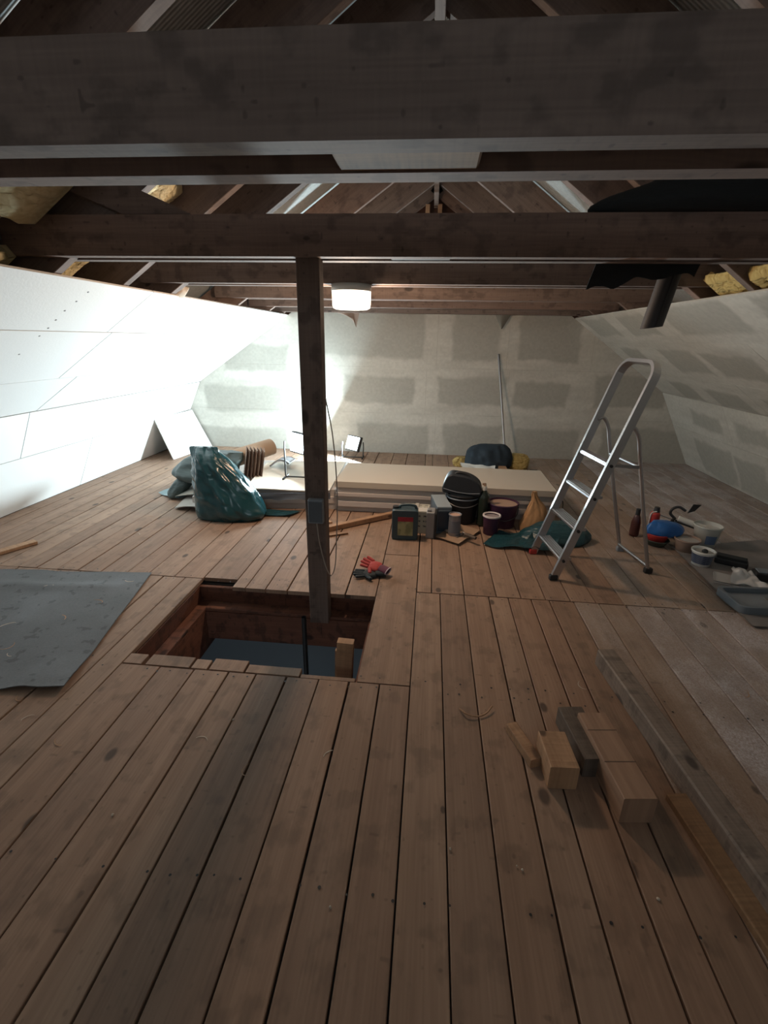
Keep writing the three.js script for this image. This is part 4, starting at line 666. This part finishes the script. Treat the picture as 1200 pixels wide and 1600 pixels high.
{
  const t = thing('sanding_block', 'black sanding block with a pale tag, at the right edge beside the long brush', 'sanding block', [2.3, Y0 + 0.002, -3.1], -0.2);
  obj('block_body', rbox(0.15, 0.06, 0.09, 0.01), M.black, t); obj('block_top', rbox(0.12, 0.012, 0.07, 0.005, 0.058), M.greyPlastic, t); obj('tag_patch', rbox(0.035, 0.02, 0.002, 0.0008, 0.02), col(0.2, 0.23, 0.22), t).position.set(0.04, 0, 0.0455);
}
tag(obj('crumpled_paper', sheet((u, v) => { const p = bil([2.0, 0.03, -2.98], [2.22, 0.02, -2.9], [2.2, 0.05, -3.08], [2.06, 0.09, -3.1], u, v); p[1] += 0.005 + 0.07 * Math.abs(noise2(u * 3.5, v * 3, 55) - 0.4); p[0] += 0.02 * noise2(v * 5, u * 3, 56); return p; }, 18, 14, 0.002), col(0.6, 0.6, 0.6)), 'crumpled white paper on the cover sheet in front of the long brush', 'paper');
tag(obj('plaster_board_scrap', sheet((u, v) => { const p = bil([1.93, Y0 + 0.01, -3.02], [2.12, Y0 + 0.008, -2.95], [2.16, Y0 + 0.01, -3.08], [2.0, Y0 + 0.014, -3.16], u, v); return p; }, 6, 6, 0.012), col(0.4, 0.4, 0.39)), 'pale plaster scrap left of the crumpled white paper', 'plaster scrap');
{
  const t = thing('plastering_tray', 'blue grey plastic tray with a rounded corner, at the right edge nearest to the camera', 'tray', [2.13, Y0 + 0.002, -2.77], 0.05);
  obj('tray_shell', (() => { const s = new THREE.Shape(), w = 0.26, d = 0.13, r = 0.05; s.moveTo(-w + r, -d); s.lineTo(w - r, -d); s.quadraticCurveTo(w, -d, w, -d + r); s.lineTo(w, d - r); s.quadraticCurveTo(w, d, w - r, d); s.lineTo(-w + r, d); s.quadraticCurveTo(-w, d, -w, d - r); s.lineTo(-w, -d + r); s.quadraticCurveTo(-w, -d, -w + r, -d); const h = new THREE.Path(), k = 0.018, W = w - k, Dd = d - k, q = 0.036; h.moveTo(-W + q, -Dd); h.lineTo(W - q, -Dd); h.quadraticCurveTo(W, -Dd, W, -Dd + q); h.lineTo(W, Dd - q); h.quadraticCurveTo(W, Dd, W - q, Dd); h.lineTo(-W + q, Dd); h.quadraticCurveTo(-W, Dd, -W, Dd - q); h.lineTo(-W, -Dd + q); h.quadraticCurveTo(-W, -Dd, -W + q, -Dd); s.holes.push(h); const g = new THREE.ExtrudeGeometry(s, { depth: 0.04, bevelEnabled: true, bevelSize: 0.004, bevelThickness: 0.004, bevelSegments: 2 }); g.rotateX(-Math.PI / 2); return g; })(), col(0.15, 0.18, 0.21, { roughness: 0.45 }), t);
  obj('tray_base', rbox(0.49, 0.012, 0.235, 0.004), col(0.2, 0.23, 0.26, { roughness: 0.5 }), t);
  const tf = obj('trowel_blade', rbox(0.3, 0.004, 0.1, 0.001, 0.05), M.steel, t); tf.position.set(0.08, 0, 0.07); tf.rotation.z = 0.02; 
}
tag(obj('red_ball', new THREE.SphereGeometry(0.022, 20, 14), M.redPlastic), 'small red plastic ball at the right edge beyond the sanding block', 'ball').position.set(2.42, Y0 + 0.02, -3.14);
tag(obj('pinkish_plug', lathe([[0.001, 0], [0.03, 0], [0.028, 0.012], [0.02, 0.018], [0.001, 0.018]], 20), col(0.3, 0.2, 0.2)), 'small pinkish plug on the cover sheet above the tray', 'plug').position.set(2.25, Y0 + 0.003, -2.98);

// ---------------------------------------------------------------- floor in the foreground
{ // grey protective sheet
  const gt = makeTex(512, 512, 1.2, 1.2, (x, y) => { const n = fbm2(x * 5, y * 5, 601, 4, 6, 6), m = noise2(x * 200, y * 200, 602, 240, 240), s = fbm2(x * 25, y * 25, 604, 3, 30, 30); return mix3([0.46, 0.48, 0.5], [0.36, 0.375, 0.385], n).map(v => v * (0.96 + m * 0.08) * (s > 0.62 ? 0.85 : 1)); });
  tag(obj('protective_sheet', sheet((u, v) => { const p = bil([-2.95, 0.004, -1.4], [-1.555, 0.004, -1.585], [-1.79, 0.004, -2.68], [-3.0, 0.004, -2.55], u, v); p[1] += 0.007 + 0.012 * sstep(0.45, 0.7, noise2(u * 3.2 + 1, v * 3, 61)) + 0.014 * Math.exp(-Math.pow((v - 0.82) / 0.04, 2)) * sstep(0.1, 0.5, u) * (1 - sstep(0.75, 1, u)) + 0.006 * noise2(u * 9, v * 8, 62) * (v < 0.1 ? 1.5 : 0.6); p[2] += 0.012 * noise2(u * 14, 0, 63) * (1 - v); return p; }, 48, 40, 0.004, [1.35, 1.15]), std({ map: gt, roughness: 0.8 })), 'large grey protective sheet lying on the floor at left', 'sheet');
}
tag(obj('wooden_lath', bar([-3.3, 0.014, -2.3], [-2.92, 0.014, -3.04], 0.07, 0.024, 0.003), M.raw[0]), 'pale wooden lath lying on the floor at the left edge beyond the grey sheet', 'lath');
// offcuts
const blk = (label, w, h, l, x, z, rot, m, pitch = 0) => { const t = obj('wood_block', uvBox(beam(w, h, l, 0.003, 'z'), 'z', x * 9, z * 7), m); t.position.set(x, h / 2 + 0.001, z); t.rotation.set(pitch, rot, 0, 'YXZ'); return tag(t, label, 'wood block'); };
blk('small pale wood offcut, leftmost and smallest of the four blocks', 0.045, 0.04, 0.185, 0.425, -1.49, 0.36, M.raw[1]);
blk('short light brown timber block with a dark sawn end, second block from the left', 0.102, 0.1, 0.165, 0.528, -1.402, 0.06, M.raw[0]);
blk('dark weathered timber block between the two paler blocks', 0.1, 0.085, 0.26, 0.652, -1.515, 0.13, M.greyWood[1]);
{ const o = blk('long pale timber block with pencil lines across it, rightmost of the four', 0.112, 0.108, 0.38, 0.725, -1.405, 0.11, std({ map: makeTex(256, 512, 0.4, 0.8, (x, y) => { const g = fbm2(x * 60, y * 5, 701, 4, 24, 4), yy = ((y % 0.8) + 0.8) % 0.8; let c = mix3([0.7, 0.57, 0.47], [0.5, 0.39, 0.32], 0.15 + g * 0.8); return c; }), roughness: 0.75 }));
  const dk = col(0.12, 0.08, 0.06), lg = []; for (const z of [-0.1, 0.045]) { const b = new THREE.BoxGeometry(0.1115, 0.0015, 0.003); b.translate(0, 0.0541, z); lg.push(b); } obj('pencil_lines', lg, dk, o); }
// two long beams at lower right
{
  const a = obj('long_beam', bar([0.915, 0.047, -2.06], [1.1, 0.047, -0.35], 0.085, 0.09, 0.006), M.beamTop); tag(a, 'long grey planed beam lying over the floor at lower right', 'beam');
  const b = obj('long_beam', bar([0.92, 0.016, -1.32], [1.045, 0.016, -0.3], 0.07, 0.03, 0.004), M.dullPlank); tag(b, 'long yellowish plank lying along the left side of the grey beam', 'plank');
}
// sticks in the stair opening
{
  tag(obj('timber_stile', bar([-0.47, -2.66, -1.92], [-0.375, 0.03, -2.06], 0.085, 0.05, 0.003, [0, 0, 1]), M.raw[0]), 'pale timber stile sticking up inside the right side of the stair opening', 'timber');
  tag(obj('thin_batten', bar([-0.47, -2.66, -2.02], [-0.43, -0.08, -2.13], 0.03, 0.025, 0.003, [0, 0, 1]), M.raw[2]), 'thin batten behind the pale stile in the stair opening', 'batten');
  tag(obj('hand_rail_pole', tube([[-0.66, -2.66, -2.3], [-0.66, 0.0, -2.3]], 0.014, 2, 10), M.black), 'thin dark pole standing upright in the stair opening', 'pole');
}
// black sheeting and a rolled end lying over the second truss at right
{
  const t = thing('black_sheeting', 'black plastic sheeting heaped over the second truss at upper right, a rolled end hanging down', 'sheeting', [0, 0, 0]);
  obj('heaped_sheet', sack([[2.024, 1.08, -2.5, 0.4, 0.1], [2.06, 1.1, -2.5, 0.44, 0.14], [2.12, 1.15, -2.5, 0.33, 0.13], [2.17, 1.17, -2.5, 0.23, 0.1], [2.2, 1.17, -2.5, 0.13, 0.05]], { nt: 64, nh: 28, amp: 0.02, folds: 5, seed: 81 }), M.blackCloth, t);
  obj('draped_sheet', sheet((u, v) => { const x = lerp(0.74, 1.22, u), drop = 0.015 + 0.09 * noise2(u * 4.2 + 2, 1, 82) + 0.022 * noise2(u * 11, 4, 83); return [x + 0.02 * Math.sin(v * 4), 2.03 - v * (0.18 + drop), -2.625 - 0.02 * Math.sin(u * 11) * v - 0.01 * v]; }, 44, 16, 0.004), M.blackCloth, t);
  obj('hanging_roll', [sheet((u, v) => { const a = u * Math.PI * 2 * 1.25, r = 0.045 + u * 0.006, q = [lerp(1.14, 1.085, v), lerp(1.9, 1.575, v), -2.69]; return [q[0] + Math.cos(a) * r, q[1] + Math.cos(a) * r * 0.15, q[2] + Math.sin(a) * r]; }, 40, 6, 0.003)], col(0.03, 0.026, 0.026, { roughness: 0.6, side: THREE.DoubleSide }), t);
}
// insulation wool stuffed between the rafters above the boards
const batt = (label, K, d, sg, s0, s1, z0, z1, seed, m, rec) => {
  const g = sheet((u, v) => { const s = lerp(s0, s1, v) + 0.03 * (noise2(u * 6, 3, seed) - 0.5), z = lerp(z0, z1, u); const bulge = 0.03 + 0.07 * fbm3((z0 - z1) * u * 9, (s1 - s0) * v * 9, 0, seed, 4) * Math.min(1, 6 * Math.min(u, 1 - u, v + 0.05, 1 - v + 0.05)) + 0; const out = [-d[1], d[0]]; const k = out[0] * sg < 0 ? -1 : 1; return [K[0] + d[0] * s + out[0] * k * (rec - bulge * 1.0), K[1] + d[1] * s + out[1] * k * (rec - bulge * 1.0), z]; }, 40, 28, 0.06, [1.2, 0.6]);
  tag(obj('insulation_batt', g, m), label, 'insulation');
};
batt('yellow insulation wool at far upper left, between the first two roof trusses', LK, dLU, -1, 1.68, 2.0, -1.34, -2.41, 91, woolPale, 0.24);
batt('yellow insulation wool just above the white wall boards, behind the second roof truss', LK, dLU, -1, 1.22, 1.62, -2.57, -2.92, 93, woolPale, 0.24);
batt('low yellow wool strip peeping over the white wall boards at the left photo edge', LK, dLU, -1, 1.2, 1.47, -1.34, -2.41, 98, woolPale, 0.2);
batt('short pale insulation piece at upper left beside the dark diagonal brace board', LK, dLU, -1, 2.08, 2.2, -2.66, -3.06, 95, woolPale, 0.24);
batt('yellow insulation strip above the boards of the right wall at the photo edge', RK, dRU, 1, 1.42, 1.56, -2.7, -3.56, 97, woolMat, 0.14);
tag(obj('wool_tuft', sack([[0, 0, 0, 0.03, 0.05], [0.04, 0.02, 0, 0.06, 0.06], [0.08, 0.05, 0, 0.05, 0.04]], { nt: 24, nh: 12, amp: 0.02, folds: 3, seed: 99 }), M.cardPale), 'small pale tuft poking out over the white wall boards behind the third truss', 'insulation').position.set(-1.95, 1.76, -3.75);

// shavings and crumbs
{
  const r = rng(77), sm1 = M.raw[0], sm2 = M.cardPale;
  const proto = [0, 1, 2].map(k => sheet((u, v) => { const a = (u - 0.5) * (1.4 + k * 0.9), L = 0.055 - k * 0.008; return [Math.sin(a) * L, 0.003 + (1 - Math.cos(a)) * 0.004 * (k + 1), (1 - Math.cos(a)) * L + (v - 0.5) * 0.006]; }, 10, 1, 0.0012));
  const G1 = 'shavings on the grey sheet', G2 = 'shavings on the floorboards';
  const spots = [[-1.98, -1.75, 'curled wood shaving near the front edge of the grey sheet, larger of a pair', G1], [-2.02, -1.81, 'thin wood shaving right behind the larger one near the front of the grey sheet', G1], [-2.2, -2.0, 'wood shaving in the middle of the grey sheet, left part', G1], [-1.95, -2.1, 'bent wood shaving in the middle of the grey sheet', G1], [-2.3, -2.42, 'wood shaving near the back edge of the grey sheet, at left', G1], [-1.86, -2.28, 'small wood shaving on the grey sheet towards the stair opening', G1], [-1.85, -2.52, 'wood shaving near the back right corner of the grey sheet', G1],
    [-1.72, -1.5, 'wood shaving on the boards just in front of the grey sheet corner', G2], [-1.6, -1.42, 'forked wood shaving on the boards before the grey sheet, nearer to the camera', G2], [-1.38, -1.3, 'wood shaving on the left foreground boards below the grey sheet', G2], [-0.83, -1.4, 'wood shaving on the boards in front of the stair opening, at its left', G2], [-0.62, -1.26, 'wood shaving on the boards in front of the middle of the stair opening', G2], [-0.33, -1.38, 'wood shaving on the boards in front of the right corner of the stair opening', G2],
    [-1.62, -3.0, 'wood shaving on the boards behind the notch of the stair opening', G2], [-2.25, -3.3, 'wood shaving on the boards between the grey sheet and the teal bag', G2], [-2.4, -3.7, 'wood shaving on the boards left of the teal bag', G2], [0.75, -1.88, 'wood shaving on the boards behind the dark weathered block', G2], [1.5, -1.9, 'wood shaving on the dusty boards right of the long grey beam', G2]];
  spots.forEach(([x, z, label, group], i) => { const o = obj('wood_shaving', proto[i % 3], i % 2 ? sm1 : sm2); o.position.set(x, group === G1 ? 0.024 : 0.002, z); o.rotation.y = r() * 6.28; o.scale.setScalar(0.55 + r() * 0.4); tag(o, label, 'wood shaving', group); });
  tag(obj('long_shaving', tube([[0.19, 0.006, -1.67], [0.215, 0.014, -1.635], [0.26, 0.008, -1.63], [0.3, 0.01, -1.65], [0.33, 0.016, -1.69]], 0.0035, 24, 5), sm1), 'long thin curved wood shaving on the boards near the four blocks', 'wood shaving');
  const crumb = new THREE.IcosahedronGeometry(0.0065, 1); { const p = crumb.attributes.position; for (let i = 0; i < p.count; i++) { const k = 0.7 + 0.6 * noise3(p.getX(i) * 120, p.getY(i) * 120, p.getZ(i) * 120, 5); p.setXYZ(i, p.getX(i) * k, p.getY(i) * k * 0.7, p.getZ(i) * k); } crumb.computeVertexNormals(); }
  for (const [x, z, label] of [[-0.21, -0.86, 'pale plaster crumb lying alone in the middle of the foreground boards'], [0.13, -1.06, 'pale plaster crumb on the boards left of the four wood blocks'], [0.33, -1.03, 'larger of two touching plaster crumbs in front of the wood blocks'], [0.345, -1.02, 'smaller of two touching plaster crumbs in front of the wood blocks'], [-0.98, -1.05, 'pale plaster crumb in a board gap at the left edge of the foreground'], [0.72, -0.98, 'pale plaster crumb on the boards in front of the longest block'], [-0.75, -1.5, 'pale plaster crumb just in front of the left part of the stair opening'], [-2.6, -4.6, 'white plaster crumb on the far floor left of the pale film scrap'], [-2.75, -4.8, 'white plaster crumb on the far floor nearest to the white left wall']]) { const o = obj('plaster_crumb', crumb, M.cardPale); o.position.set(x, 0.004, z); o.rotation.y = r() * 6; o.scale.setScalar(0.4 + r() * 0.5); tag(o, label, 'crumb', 'plaster crumbs on the floor'); }
}

scene.environment = null;
renderer.render(scene, camera);
